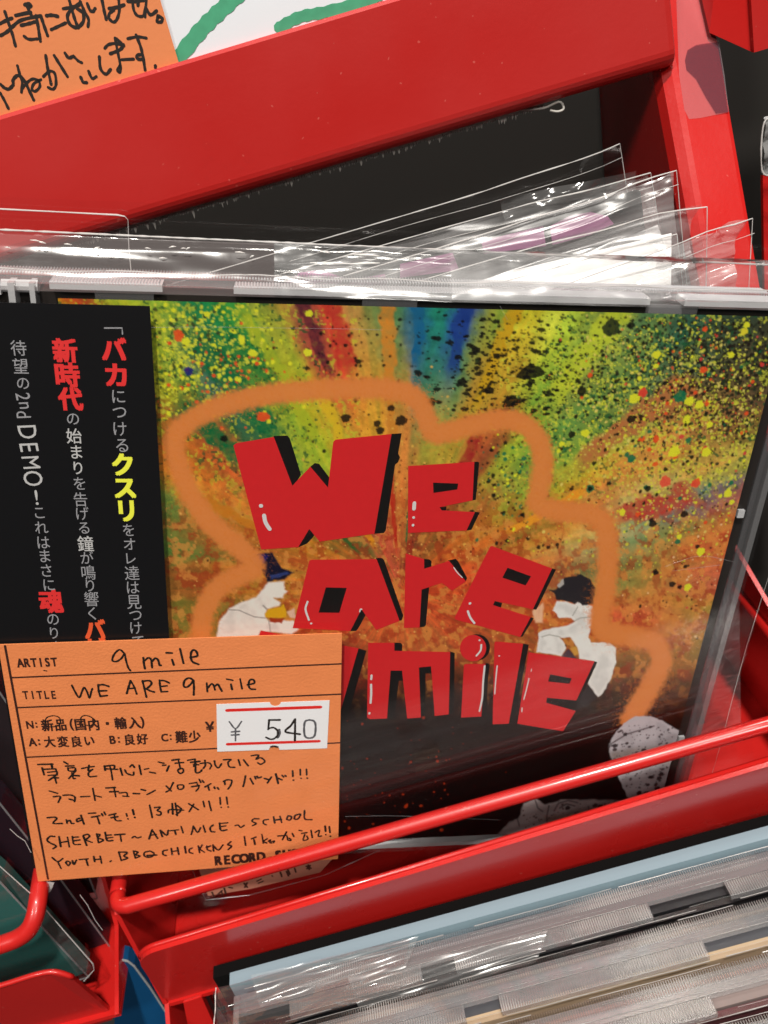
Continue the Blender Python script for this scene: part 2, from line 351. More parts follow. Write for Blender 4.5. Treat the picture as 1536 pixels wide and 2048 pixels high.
# tray of the tier above, top right corner
t = rthing('corner_tray', 'red metal tray corner at the upper right with crumpled clear film in it', 'tray', (150, -8, -40))
mb = MB(); mb.box(143.9, 175, -7.8, 20, -41, -40); mb.box(136.4, 143.9, -3.6, -2.8, -62, -41)
t.part('front_lip', MB().box(143.9, 175, -8.2, 30, -41, -39.8), REDM)
t.part('side_plate', plate(MB(), [(137.5, -3.2, -44), (143.9, -8.1, -41), (143.9, 30, -41), (138.5, 30, -60)], .8), RED)

def lip_mb(pa, pb, pc, pd, r=4.5, th=1.1, seg=6):
    """front lip quad top-left, top-right, bottom-right, bottom-left with rounded top-left corner"""
    A, B, C, D = map(Vector, (pa, pb, pc, pd)); ex = (B-A).normalized(); ey = (D-A).normalized(); pts = []
    for k in range(seg+1):
        a = math.pi/2*k/seg; pts.append(A+ex*(r-r*math.sin(a))+ey*(r-r*math.cos(a)))
    pts = pts[::-1]; return [tuple(p) for p in pts]+[tuple(B), tuple(C), tuple(D)]
RW = 1.72
# ---- centre tray
t = rthing('cd_tray', 'red metal tray with a wire guard holding the painted-cover case', 'tray', (52, -165, -20), 'red metal trays')
TL = rkp(271, 1905, w=11.5); TRp = rkp(1536, 1522, w=11.5); BRp = rkp(1536, 1647, w=4.5); BL = rkp(337, 2005, w=4.5)
ext = lambda a, b, L: tuple(np.array(b)+(np.array(b)-np.array(a))/np.linalg.norm(np.array(b)-np.array(a))*L)
lip = lip_mb(TL, ext(TL, TRp, 15), ext(BL, BRp, 15), BL)
lp = MB(); plate(lp, lip, 1.1)
lo = t.part('front_lip', lp, RED)
rim = MB(); rim.tube([(q[0], q[1], q[2]-.45) for q in lip[:-1]][1:], .62, 8); t.part('rolled_edge', rim, RED, parent=lo, smooth=True)
t.part('tray_floor', plate(MB(), [(-25, -162.6, 7), (131, -159.5, 7), (131, -159.5, -80), (-25, -162.6, -80)], 1), RED)
t.part('side_plate', plate(MB(), [(-25, -133.0, 5.0), (-25.1, -162.3, 7.0), (-25, -162.3, -80), (-25, -128, -80), (-25, -128, -4)], 1), RED)
t.part('side_plate', plate(MB(), [(131.5, -128, 0), (131.5, -159.5, 7), (131.5, -159.5, -80), (131.5, -100, -80)], 1), RED)
t.part('back_plate', plate(MB(), [(-25, -162, -78), (131, -160, -78), (131, -70, -78), (-25, -70, -78)], 1), RED)
ax = rkp(317, 1794, w=6); bx = rkp(1536, 1449, w=6)
bend = ext(ax, bx, 9)
sl = (bx[1]-ax[1])/(bx[0]-ax[0]); ry = lambda u: ax[1]+sl*(u-ax[0])
vy = ry(-24)
g = smooth_line([(-24.6, vy+.2, -78), (-24.6, vy+.2, -30), (-24.6, vy+.2, -1), (-24.5, vy+.15, 2.6), (-23.8, vy+.05, 5.0), (-21.8, ry(-21.8), 6.0)], 5)
g += [tuple(np.array((-21.8, ry(-21.8), 6))+(np.array(bend)-np.array((-21.8, ry(-21.8), 6)))*k/12) for k in range(1, 12)]
g += smooth_line([(bend[0]-1, bend[1], 6), (bend[0]+1.5, bend[1], 5), (130.4, bend[1]+.4, 2), (130.4, -128.2, -6), (130.6, -128, -20), (130.8, -128, -40), (131, -128, -78)], 5)
t.part('wire_guard', MB().tube(g, RW, 14), RED, smooth=True)

# ---- left tray
t2 = rthing('cd_tray', 'red metal tray at the lower left with a teal case behind its wire', 'tray', (-60, -165, -20), 'red metal trays')
wl = 8
quad = [rkp(*p, w=ww_) for p, ww_ in zip(((-120, 2008), (0, 1975), (60, 1956), (95, 1948), (118, 1949), (145, 1958), (228, 2030), (224, 2040), (150, 2062), (-120, 2140)), (11, 11, 11, 11, 11, 11, 5, 4.5, 4, 4))]
lo = t2.part('front_lip', plate(MB(), quad, 1.1), RED)
t2.part('rolled_edge', MB().tube([(q[0], q[1], q[2]-.45) for q in smooth_line(quad[:6], 3)], .6, 8), RED, parent=lo, smooth=True)
t2.part('side_plate', plate(MB(), [rkp(237, 1850, u=-36), (-36, -160.8, 7.5), (-36, -163, -78), (-36, -130, -78), (-36, -132, -24)], 1), RED)
t2.part('tray_floor', plate(MB(), [(-36, -161.2, 7), (-200, -161.2, 7), (-200, -161.2, -78), (-36, -161.2, -78)][::-1], 1), RED)
t2.part('back_plate', plate(MB(), [(-36, -161, -77.5), (-200, -161, -77.5), (-200, -90, -77.5), (-36, -90, -77.5)], 1), RED)
g = [rkp(x, y, w=ww) for x, y, ww in ((-60, 1912, 8.2), (0, 1890, 8.2), (36, 1876, 8.0), (58, 1858, 7.6), (70, 1832, 6.4), (76, 1800, 4.2))]
g = smooth_line(g, 5)+[rkp(84, 1745, w=-3), rkp(120, 1600, w=-26), rkp(140, 1500, w=-50)]
t2.part('wire_guard', MB().tube(g, 1.9, 14), RED, smooth=True)

# ---- lower tray (side pieces seen under the lip)
t3 = rthing('cd_tray', 'red metal tray under the middle one, holding the row of cases seen edge-on', 'tray', (40, -300, 0), 'red metal trays')
t3.part('side_plate', plate(MB(), [(-24.9, -162.5, 6.8), (-24.9, -178, 40), (-24.9, -300, 60), (-24.9, -300, -60), (-24.9, -165, -60)], 1), RED)
p = [rkp(x, y, w=5.5) for x, y in ((368, 1990), (404, 1978), (455, 2090), (392, 2110))]
t3.part('upright_strip', plate(MB(), p, 2.0), RED)
t3.part('back_plate', plate(MB(), [(-24, -165, -10), (150, -165, -10), (150, -320, -10), (-24, -320, -10)], 1), RED)
t3.part('front_lip', MB().box(-24, 150, -320, -318, -10, 95), RED)

# blue sheet in the gap between the trays
t = rthing('blue_cd_case', 'plain blue sleeve standing in the gap between the two red trays', 'cd', (-40, -220, -6))
p = [rkp(x, y, w=-5) for x, y in ((234, 1921), (240, 1919), (255, 1922), (268, 1932), (300, 1975), (342, 2040), (372, 2110), (226, 2110))]
BLUE = mat("deep_blue_card", (.003, .055, .15), rough=.35)
fo = t.part('sleeve', MB().prism([(q[0], q[1]) for q in p], -9, -5), BLUE)
t.part('edge', MB().tube(p[1:7], .28, 6), mat("pale_card_edge", (.25, .27, .28), rough=.5), parent=fo)

# ================================================================= NOTICE SHEETS ABOVE THE PANEL
def strokes(mb, ox, oy, s, data, wd, plane, z, jit=.12):
    for st in data:
        q = [plane(ox+s*x, oy+s*y) for x, y in st]
        if len(q) > 2: q = smooth_line(q, 4)
        ribbon(mb, q, wd*random.uniform(.9, 1.1), z+random.uniform(0, .01), jit)
rkplane = lambda w: (lambda px, py: rkp(px, py, w=w)[:2])
NW = -41.2
def sheet(mb, corners, w, nx=14, ny=6, amp=.25):
    a, b, c, d = [np.array(rkp(*p, w=w)) for p in corners]; P = []
    for i in range(nx+1):
        r = []
        for j in range(ny+1):
            s_, q_ = i/nx, j/ny; p_ = (a*(1-s_)+b*s_)*(1-q_)+(d*(1-s_)+c*s_)*q_
            p_[2] += amp*(math.sin(s_*5+1)*q_*.6+math.sin(q_*4)*.4)*0 ; r.append(tuple(p_))
        P.append(r)
    return mb.grid(P)
t = rthing('handwritten_notice', 'orange paper notice with black handwritten characters, tucked behind the red panel', 'notice', (0, 12, NW))
c4 = ((-200, -60), (303, -60), (372, 175), (-200, 348))
nb = sheet(MB(), c4, NW)
po = t.part('paper', nb, ORANGE2)
SIGN = [[(40,95),(75,200),(105,290),(128,380)],[(0,195),(60,165),(100,150)],[(130,128),(255,100)],[(5,295),(60,262),(110,215),(180,165),(340,130)],[(225,45),(245,100),(262,128)],[(205,40),(235,30),(257,45),(235,68)],[(175,210),(240,195),(290,180)],[(300,130),(318,230),(335,340)],[(200,300),(240,325),(310,322)],[(340,135),(365,210),(395,295)],
[(385,130),(430,125),(480,135)],[(425,245),(470,225),(545,190)],[(525,72),(590,60),(655,45)],[(575,0),(600,90),(625,170),(650,230)],[(660,30),(600,70),(560,130),(580,200),(640,228),(690,180),(690,110),(640,70)],[(665,10),(700,90),(735,160),(730,220)],
[(725,30),(745,80),(770,95),(790,70)],[(845,-10),(865,90),(882,160)],[(905,70),(970,60),(1030,40)],[(985,-10),(990,90),(970,160),(940,182),(905,150),(910,110),(945,85)],[(1060,10),(1120,12),(1195,0)],[(1098,-10),(1110,80),(1140,128),(1190,130),(1208,60)],[(1150,0),(1145,45)],[(1215,-10),(1205,140)],[(1212,70),(1250,122),(1300,90)],[(1310,130),(1345,150),(1340,180),(1305,178),(1312,132)],
[(0,770),(30,820),(70,900)],[(5,700),(40,730),(75,738),(110,705)],[(145,545),(165,620),(185,680),(178,765)],[(110,690),(110,660),(150,625),(200,665),(240,745),(280,830)],[(180,740),(220,690),(270,655),(320,670),(330,720),(290,758),(265,735),(285,690),(340,660)],
[(380,460),(395,560),(425,700)],[(360,635),(410,590),(455,610),(465,700),(440,740),(400,725)],[(450,460),(500,540),(560,635)],[(540,440),(570,480),(610,465)],[(615,470),(650,505),(680,520)],[(670,640),(690,680),(720,685)],[(735,590),(765,650),(800,635)],[(825,470),(835,570),(880,615),(918,575)],
[(870,400),(900,370),(960,360),(1030,380)],[(915,445),(970,425),(1010,400),(1025,370)],[(955,315),(975,420),(1000,550),(995,600),(975,580),(1000,540)],[(1010,495),(1110,490)],[(965,320),(1010,360)],[(1060,320),(1140,305),(1215,315)],[(1130,290),(1165,380),(1185,460),(1205,580)],[(1185,490),(1145,490),(1138,460),(1180,450)],[(1290,545),(1290,560)]]
mb = MB(); strokes(mb, 0, 0, .2409, SIGN, .52, rkplane(NW), NW+.05); t.part('handwriting', mb, PEN, parent=po)
t.part('film_cover', sheet(MB(), ((-200, -60), (312, -60), (374, 172), (-200, 350)), NW+.6), FILM)
t = rthing('white_notice', 'white notice sheet with thick green marker strokes beside the orange notice', 'notice', (45, 14, NW-.6))
po = t.part('paper', sheet(MB(), ((300, -90), (900, -260), (900, 40), (330, 200)), NW-.5), WHITEPAPER)
mb = MB()
for pts, wd in (([(352,122),(400,62),(440,22),(485,-20),(520,-60)], 2.6), ([(558,55),(600,34),(650,24),(720,6),(760,-10)], 1.9)):
    q = smooth_line([rkp(x, y, w=NW-.4)[:2] for x, y in pts], 8); ribbon(mb, q, wd, NW-.42, .10)
t.part('marker_strokes', mb, GREEN, parent=po)

# ================================================================= CD CASES
def ribs(mb, x0, x1, y, z0, z1, pitch=.48, h=.28, sgn=1):
    """row of little ridges on a horizontal edge wall"""
    n = int((x1-x0)/pitch)
    for i in range(n):
        a = x0+i*pitch
        mb.add([(a, y, z0), (a+pitch*.28, y+h*sgn, z0), (a+pitch*.56, y, z0), (a, y, z1), (a+pitch*.28, y+h*sgn, z1), (a+pitch*.56, y, z1)], [(0, 1, 4, 3), (1, 2, 5, 4), (0, 2, 1), (3, 4, 5)])
def jewel(t, W=142., H=125., D=10., tray_mat=TRAY, rib_mat=RIBM, segs=((14, 46), (58, 98), (108, 139)), top_only=False, edge=EDGE, papers=None, rh=.28, wallm=None):
    """clear jewel case in local mm: x 0..W, y 0..H (up), z -D..0 (front at 0)"""
    lid = MB(); lid.box(0, W, 0, H, -1.1, 0)                      # front panel
    lo = t.part('lid', lid, CLEAR)
    # lid side walls, broken by the finger gaps
    pieces(t, 'lid_wall', [(a, b, y0, y1, -4.6, -1.12) for y0, y1 in ((H-1.1, H-.02), (.02, 1.1)) for a, b in segs], wallm or edge, lo)
    wr = MB(); wr.box(W-1.2, W-.02, 1.2, H-1.2, -4.4, -1.12); t.part('lid_side', wr, edge, parent=lo)
    if not top_only:
        for x0 in (22, 64, 112): pieces(t, 'booklet_tab', [(x0, x0+9, H-4.6, H-1.3, -2.6, -2.1), (x0+8, x0+17, 1.3, 4.6, -2.6, -2.1)], edge, lo)
    base = MB(); base.box(0, W, 0, H, -D, -D+1.1); bo = t.part('base', base, CLEAR)
    pieces(t, 'base_wall', [(0.02, W-.02, H-1.3, H-.01, -D+1.12, -4.75), (.02, W-.02, .01, 1.3, -D+1.12, -4.75)], edge, bo)
    rb = MB(); ribs(rb, 6, W-6, H, -D+.4, -D+3.4, h=rh); [ribs(rb, a, b, H-.02, -4.5, -1.3, h=rh) for a, b in segs]
    ribs(rb, 6, W-6, 0, -D+.4, -D+3.4, sgn=-1); ribs(rb, 14, W-10, 0, -4.4, -2.0, sgn=-1)
    t.part('ribbing', rb, rib_mat, parent=bo, kind='stuff')
    pieces(t, 'spine', [(0, 1.2, .02, H-.02, -D+1.12, -1.12), (W-1.1, W, .02, H-.02, -D+1.12, -4.6)], edge, bo)
    tr = MB(); tr.box(13.5, W-2.2, 2.0, H-2.0, -D+1.4, -3.2); t.part('disc_tray', tr, tray_mat)
    hp = MB(); hp.box(2, 13, 2.0, H-2, -D+1.4, -4.2)
    for i in range(16): hp.box(2.6+i*.62, 2.9+i*.62, 4, H-4, -4.2, -3.9)
    t.part('hinge_strip', hp, tray_mat, kind='stuff')
    if papers:
        for nm, z0, z1, top, m_ in papers: t.part(nm, MB().box(12, W-2, 2.5, H-top, z0, z1), m_)
    return lo, bo

# ---------------------------------------------------------------- the painted cover
CW = -1.45                                                       # cover plane depth inside the case
BX0, BX1, BY0, BY1 = 16.5, 137.0, 2.6, 122.6                     # booklet extents, y down
def vnoise(X, Y, sc_, seed):
    r = np.random.default_rng(seed); g = r.random((256, 256))
    x = X/sc_; y = Y/sc_; xi = np.floor(x).astype(int); yi = np.floor(y).astype(int); fx = x-xi; fy = y-yi
    fx = fx*fx*(3-2*fx); fy = fy*fy*(3-2*fy); a = xi & 255; b = yi & 255; a1 = (a+1) & 255; b1 = (b+1) & 255
    return (g[a, b]*(1-fx)+g[a1, b]*fx)*(1-fy)+(g[a, b1]*(1-fx)+g[a1, b1]*fx)*fy
def fbm(X, Y, sc_, seed, o=4): return sum(vnoise(X, Y, sc_/2**i, seed+i)/2**i for i in range(o))/sum(1/2**i for i in range(o))
STEP = .185
NX = int((BX1-BX0)/STEP)+1; NY = int((BY1-BY0)/STEP)+1
gx = np.linspace(BX0, BX1, NX); gy = np.linspace(BY0, BY1, NY); GX, GY = np.meshgrid(gx, gy, indexing='ij')
PX, PY = project(GX, GY, CW)
CTRL = """620|110:190,180,40 160:150,60,40 340:150,165,60 410:20,110,70 470:60,130,60 520:130,130,60 560:150,120,60 620:130,70,60 660:170,60,50 700:180,130,80 740:100,120,70 780:50,115,80 830:20,90,120 880:40,120,90 940:40,60,130 1000:130,140,60 1060:170,170,60 1130:170,180,80 1220:70,85,55 1300:60,95,70 1400:50,70,60 1500:45,55,45 1570:40,50,40
700|320:150,150,50 350:160,170,60 400:60,45,75 440:50,110,60 500:20,105,60 570:140,150,60 640:150,60,60 680:190,85,60 720:180,130,70 790:110,130,80 840:30,90,120 900:30,70,130 960:100,120,60 1020:170,150,60 1100:180,180,70 1170:170,180,80 1250:110,130,70 1330:30,90,70 1400:70,80,60 1480:70,70,50 1560:50,50,40
770|320:150,150,50 380:50,110,60 420:30,60,110 450:40,110,60 520:60,110,50 590:150,150,50 680:180,80,55 740:185,140,60 800:160,130,60 860:30,110,80 910:30,110,80 960:170,120,50 1020:150,120,50 1100:120,140,60 1180:110,120,60 1260:90,110,60 1330:90,110,80 1400:70,65,50 1480:90,75,50 1550:70,60,50
850|320:140,100,50 400:130,50,45 480:50,90,60 510:15,90,60 560:130,140,60 620:145,150,50 660:190,150,60 730:190,140,60 800:170,110,60 870:150,140,60 950:150,130,60 1140:100,130,70 1200:100,120,60 1280:110,130,80 1360:180,125,70 1430:130,90,60 1510:110,90,50
920|400:190,110,50 440:140,50,45 475:180,120,60 600:130,150,60 640:150,160,60 700:150,150,60 800:180,130,70 860:150,140,60 900:160,140,60 960:150,60,50 1010:140,160,60 1050:90,140,60 1140:150,160,70 1200:170,150,60 1280:180,130,70 1350:190,135,70 1430:190,145,80 1480:130,140,70
1000|310:60,110,60 340:110,120,60 420:185,125,55 470:180,120,60 600:180,120,60 810:180,110,60 880:160,120,60 970:150,100,60 1020:120,150,60 1120:160,140,50 1180:180,115,70 1250:195,160,100 1320:110,140,90 1400:60,100,120 1460:170,90,70
1080|330:80,120,60 400:110,90,50 440:150,100,50 500:150,90,45 620:180,120,50 670:90,80,40 710:40,95,50 760:170,80,60 830:120,45,40 880:110,80,40 930:185,100,50 990:170,100,50 1030:90,100,50 1090:190,125,50 1150:180,150,90 1250:140,145,110 1330:100,120,60 1400:195,110,60 1450:185,75,60
1160|340:120,110,50 380:150,65,45 440:110,45,35 480:170,120,50 570:185,130,60 640:185,115,60 760:185,80,50 830:180,90,50 880:185,75,45 940:185,90,55 1050:190,110,60 1130:120,110,80 1170:90,110,70 1260:120,130,70 1320:185,120,60 1400:175,75,70 1440:185,110,80
1240|360:110,120,50 380:130,80,50 560:180,130,60 640:180,100,60 700:185,85,50 790:185,90,55 880:185,80,50 980:185,100,55 1250:185,65,65 1330:175,90,70 1400:120,130,70
1290|700:150,60,45 760:195,110,60 880:185,100,60 960:160,80,50 1060:195,110,60 1150:190,110,60 1270:180,120,60 1370:185,135,60 1410:110,120,60
1340|600:100,40,30 720:85,45,35 850:95,55,35 960:110,60,40 1040:50,30,25 1100:50,30,25 1270:70,60,40 1350:170,90,50 1400:120,90,50
1390|700:40,20,18 800:60,35,28 900:60,40,30 1000:25,15,14 1100:20,14,14 1270:40,34,28 1350:110,45,32 1400:60,30,25
1450|600:20,12,12 700:28,16,14 850:40,28,24 950:18,12,12 1100:14,10,10 1270:28,18,16 1350:24,14,14
1550|300:16,10,10 500:14,9,9 700:16,9,9 900:12,8,8 1100:10,8,8 1300:14,10,10
1660|300:20,10,10 500:18,10,10 700:24,10,10 900:22,10,10 1100:18,10,10 1300:16,10,10"""
cp, cc = [], []
for ln in CTRL.split('\n'):
    y, r = ln.split('|')
    for q in r.split():
        x, c = q.split(':'); cp.append((float(x), float(y))); cc.append(s2l([int(a) for a in c.split(',')]))
cp = np.array(cp); cc = np.array(cc)
cx0, cy0 = 800., 1180.
ang = np.arctan2(PY-cy0, PX-cx0); rad = np.hypot(PX-cx0, PY-cy0)
# brushed rays running out from the middle of the picture
wx = (fbm(ang*1800/6.28, rad/9, 20, 11)-.5)*34; wo = (fbm(PX, PY, 18, 31, 4)-.5)*26; wo2 = (fbm(PX, PY, 18, 41, 4)-.5)*26
QX = PX+wo-np.sin(ang)*wx; QY = PY+wo2+np.cos(ang)*wx
num = np.zeros(PX.shape+(3,), np.float32); den = np.zeros(PX.shape, np.float32)
qa = np.arctan2(QY-cy0, QX-cx0).astype(np.float32); qr = np.hypot(QX-cx0, QY-cy0).astype(np.float32)
for (x, y), c in zip(cp, cc):
    a_, r_ = math.atan2(y-cy0, x-cx0), math.hypot(x-cx0, y-cy0); da = np.abs(qa-a_); da = np.minimum(da, 6.28318-da)
    d2 = (da*np.maximum(r_, 60)/(17 if y < 1290 else 60))**2+((qr-r_)/(62 if y < 1290 else 50))**2; w = np.exp(-.5*d2).astype(np.float32)+.01*np.exp(-.5*d2/7).astype(np.float32)+1e-6/(1+d2).astype(np.float32); num += w[..., None]*c.astype(np.float32); den += w
img = num/den[..., None]
def blend(m, c): img[:] = img*(1-m[..., None])+s2l(c).astype(np.float32)*m[..., None]
sst = lambda a, b, x: (lambda t_: t_*t_*(3-2*t_))(np.clip((x-a)/(b-a), 0, 1))
# daubed paint texture: light and dark flecks
dark = sst(1480, 1330, PY)
n1 = fbm(PX, PY, 9, 3, 3); n2 = fbm(PX, PY, 22, 8, 3); n3 = vnoise(PX, PY, 3.2, 77)
stk = fbm(ang*2600/6.28, rad/16, 14, 17, 3); fine = fbm(PX, PY, 5.5, 19, 3)
img *= (.30+.42*n1+.38*n2+.50*stk+.40*fine)[..., None]
img *= 1+(np.stack([stk, 1-stk*.6, .9-stk*.5], -1)-.5)*.35
upz = sst(1080, 900, PY)
fl = sst(.58, .72, fbm(PX, PY, 8, 55, 3))*upz*.6; blend(fl*(PX < 720), (180, 185, 70)); blend(fl*(PX >= 1000), (190, 195, 80))
blend(sst(.66, .76, fbm(PX, PY, 8, 66, 2))*upz*.75*((PX < 640) | (PX > 1090)), (16, 80, 48))
blend(sst(.52, .64, fbm(PX, PY, 16, 91, 4))*(1-upz)*.55*dark, (150, 52, 34))
blend(sst(.54, .66, fbm(PX, PY, 13, 95, 4))*(1-upz)*.6*dark, (200, 140, 78))
# straight rays
for a0, wd, c, r0, r1 in ((-1.80, .045, (175, 62, 52), 430, 640), (-1.89, .03, (90, 40, 50), 430, 640), (-1.34, .035, (32, 60, 125), 430, 650), (-1.50, .03, (32, 95, 130), 430, 650), (2.93-6.283, .02, (110, 30, 28), 300, 480), (-1.1, .05, (150, 50, 45), 120, 330), (-.32, .045, (170, 70, 60), 440, 600), (-.62, .05, (170, 110, 70), 420, 700), (-2.45, .05, (18, 100, 60), 330, 560), (-2.25, .06, (20, 105, 66), 380, 640), (-2.08, .03, (160, 170, 60), 330, 620), (-1.62, .035, (190, 130, 60), 260, 640), (-1.18, .03, (185, 150, 50), 380, 640), (-.9, .05, (175, 185, 70), 470, 700), (-2.72, .03, (185, 120, 50), 250, 430), (-1.95, .03, (200, 170, 60), 250, 420), (-1.45, .02, (30, 100, 60), 70, 150), (-2.4, .03, (30, 95, 50), 90, 200), (-.5, .03, (215, 150, 60), 230, 400), (-2.1, .05, (205, 140, 50), 80, 240), (-1.65, .04, (170, 55, 40), 60, 220)):
    da = np.abs(ang-a0+(n2-.5)*.05); m = sst(wd, wd*.55, da)*sst(r0, r0+40, rad)*sst(r1+40, r1, rad)*(.55+.6*n1); blend(m, c)
blend(sst(1300, 1430, PY+(n2-.5)*90+(n1-.5)*40)*.86, (15, 10, 10))
# spray-can outline
def pdist(pts):
    D = np.full(PX.shape, 1e9)
    for (x0, y0), (x1, y1) in zip(pts[:-1], pts[1:]):
        dx, dy = x1-x0, y1-y0; tt = np.clip(((PX-x0)*dx+(PY-y0)*dy)/(dx*dx+dy*dy+1e-9), 0, 1)
        D = np.minimum(D, np.hypot(PX-x0-tt*dx, PY-y0-tt*dy))
    return D
def inside(pts):
    c = np.zeros(PX.shape, bool)
    for (x0, y0), (x1, y1) in zip(pts, pts[1:]+pts[:1]):
        k = ((y0 > PY) != (y1 > PY)) & (PX < (x1-x0)*(PY-y0)/((y1-y0) or 1e-9)+x0); c ^= k
    return c
def poly(pts, c, soft=2., amt=1., rough_=2.):
    d = pdist(pts+pts[:1])*np.where(inside(pts), -1, 1)+(n1-.5)*rough_*2; blend(sst(soft, -soft, d)*amt, c)
    if min(c) > 120: blend(sst(soft, -soft, d)*amt*(.45*sst(-1, -9, -d*-1)+.15)*sst(.35, .75, n2)*.55, tuple(int(k*.72) for k in c))
splats = []
def splat(n, cx, cy, sx, sy, r0, r1, cols, asp=1., box=None, pw=2.5):
    for _ in range(n):
        x, y = random.gauss(cx, sx), random.gauss(cy, sy)
        if box and not (box[0] < x < box[2] and box[1] < y < box[3]): continue
        splats.append((x, y, r0+(r1-r0)*random.random()**pw, asp*random.uniform(.7, 1.3), random.choice(cols), random.uniform(-.3, .3)))
BK = (16, 14, 14); YE = (205, 205, 70); OR = (205, 85, 50); GR = (15, 105, 75); YL = (190, 190, 80)
splat(1500, 360, 700, 90, 90, 1.2, 4.5, [YE, YL, YL, (60, 70, 40)], box=(290, 600, 700, 840)); splat(150, 420, 740, 90, 60, 1.5, 5, [OR, OR, YE])
splat(130, 700, 700, 90, 90, 1.3, 4.5, [BK]); splat(430, 1000, 750, 95, 62, 1.5, 6.5, [BK], asp=1.8, box=(820, 615, 1500, 860), pw=3.4); splat(900, 1120, 730, 120, 75, 1.1, 3.6, [BK, BK, (50, 60, 35)], asp=1.2, box=(900, 610, 1500, 900))
splat(2600, 1430, 730, 110, 90, 1.3, 3.8, [(30, 26, 22), (38, 30, 24), (40, 48, 34)], box=(1180, 610, 1600, 960), pw=2); splat(2600, 1330, 850, 150, 130, 1.1, 3.2, [YE, YL, YL, (205, 190, 110)], box=(1080, 610, 1600, 1200), pw=3)
splat(300, 1400, 750, 110, 100, 1.2, 3, [(200, 190, 110), OR]); splat(32, 1330, 830, 130, 130, 4, 8, [YE, YE, YE, OR, GR], pw=2, box=(1110, 620, 1560, 1350)); splat(110, 1330, 830, 150, 150, 2, 5.5, [OR, (190, 70, 70), GR], box=(1110, 620, 1560, 1350))
splat(330, 1250, 900, 160, 140, 1.2, 5, [BK], pw=4, box=(1080, 620, 1520, 1350)); splat(260, 1000, 960, 80, 80, 1.2, 4.5, [BK], pw=3); splat(110, 1030, 960, 40, 60, 1.5, 4, [YE, GR]); splat(500, 760, 900, 200, 90, 1., 2.6, [BK, (110, 50, 30), (210, 170, 90)])
splat(1400, 800, 1150, 300, 120, .9, 2.1, [(225, 180, 110), (200, 120, 70), (110, 50, 35), (140, 50, 40)], box=(320, 950, 1450, 1340)); splat(240, 1400, 1150, 60, 110, 1, 2.6, [(220, 190, 150), (205, 150, 90), BK], box=(1230, 1000, 1480, 1340)); splat(90, 760, 1560, 120, 80, 1, 4, [(150, 55, 30)], pw=4)
for x, y, r, c, a in ((357,671,11,OR,.8),(372,683,8,YE,1),(377,742,9,(25,30,110),1),(483,680,8,YE,.6),(505,706,8,YE,1.4),(414,628,6,YE,1.3),(615,705,8,YE,1.2),(618,627,7,YE,1.2),(526,833,11,OR,1.4),(448,877,7,BK,1.2),(691,836,9,BK,1.2),(754,847,7,BK,1),(782,816,7,BK,1.2),(802,841,11,BK,1.2),(760,861,8,BK,1.1),(648,902,4,BK,1),(716,723,6,BK,1.5),(836,746,7,BK,1.5),(862,804,9,BK,1.2),(922,765,9,BK,1.5),(1060,745,19,BK,2.0),(1022,803,14,BK,1.3),(978,780,9,BK,1.3),(1163,783,9,BK,1),(1143,869,7,BK,1),(1262,838,8,BK,1.2),(1222,655,17,(30,40,30),1),(1262,651,7,BK,1),(1285,785,9,(200,70,60),1),(1268,797,10,YE,1.1),(1313,709,8,YE,1),(1360,793,12,GR,1.1),(1378,802,9,YE,1.1),(1398,809,8,YE,1),(1262,917,8,GR,1),(1348,903,11,YE,1),(1330,963,11,(205,85,70),1),(1170,866,8,YE,1.2),(1412,904,9,YE,1),(1391,966,9,(205,80,60),1),(1180,977,8,GR,1),(1180,977,5,BK,1),(1295,977,6,BK,1),(1462,710,6,YE,1),(1493,650,6,YE,1),(1401,1103,8,YE,1),(1375,1174,7,YE,1),(1400,1262,7,YE,1),(1358,1073,5,YE,1),(1344,1168,6,BK,1.3),(1368,1028,7,BK,1.2),(1305,1047,7,BK,1.2),(1010,918,4,GR,1),(1047,917,5,GR,1),(1463,1004,5,YE,1),(1488,663,7,(200,190,70),1)):
    splats.append((x, y, r, a, c, random.uniform(-.5, .5)))
SPX = 11.5
def stamp(lst):
    for x, y, r, a, c, th_ in lst:
        mx, my = cdp(x, y, CW); s1, s2 = pxmm(x, y, CW)
        i = (mx-BX0)/STEP; j = (my-BY0)/STEP; rx = r*s1*math.sqrt(a)/STEP; ry = r*s2/math.sqrt(a)/STEP; R_ = int(max(rx, ry)+2)
        i0, i1, j0, j1 = int(i)-R_, int(i)+R_+2, int(j)-R_, int(j)+R_+2
        if i0 < 0 or j0 < 0 or i1 > NX or j1 > NY: continue
        ii, jj = np.meshgrid(np.arange(i0, i1)-i, np.arange(j0, j1)-j, indexing='ij')
        ca, sa = math.cos(th_), math.sin(th_); d = np.hypot((ii*ca+jj*sa)/rx, (-ii*sa+jj*ca)/ry)
        if r > 4: ph_ = np.arctan2(jj, ii); d = d*(1+.07*np.sin(3*ph_+x)+.06*np.sin(5*ph_+y)+.05*np.sin(9*ph_+x*y))
        e = .7/max(rx, .8); m = sst(1+e, 1-e, d)*(.92 if r > 3 else .8)
        img[i0:i1, j0:j1] = img[i0:i1, j0:j1]*(1-m[..., None])+s2l(c).astype(np.float32)*m[..., None]
stamp(splats)
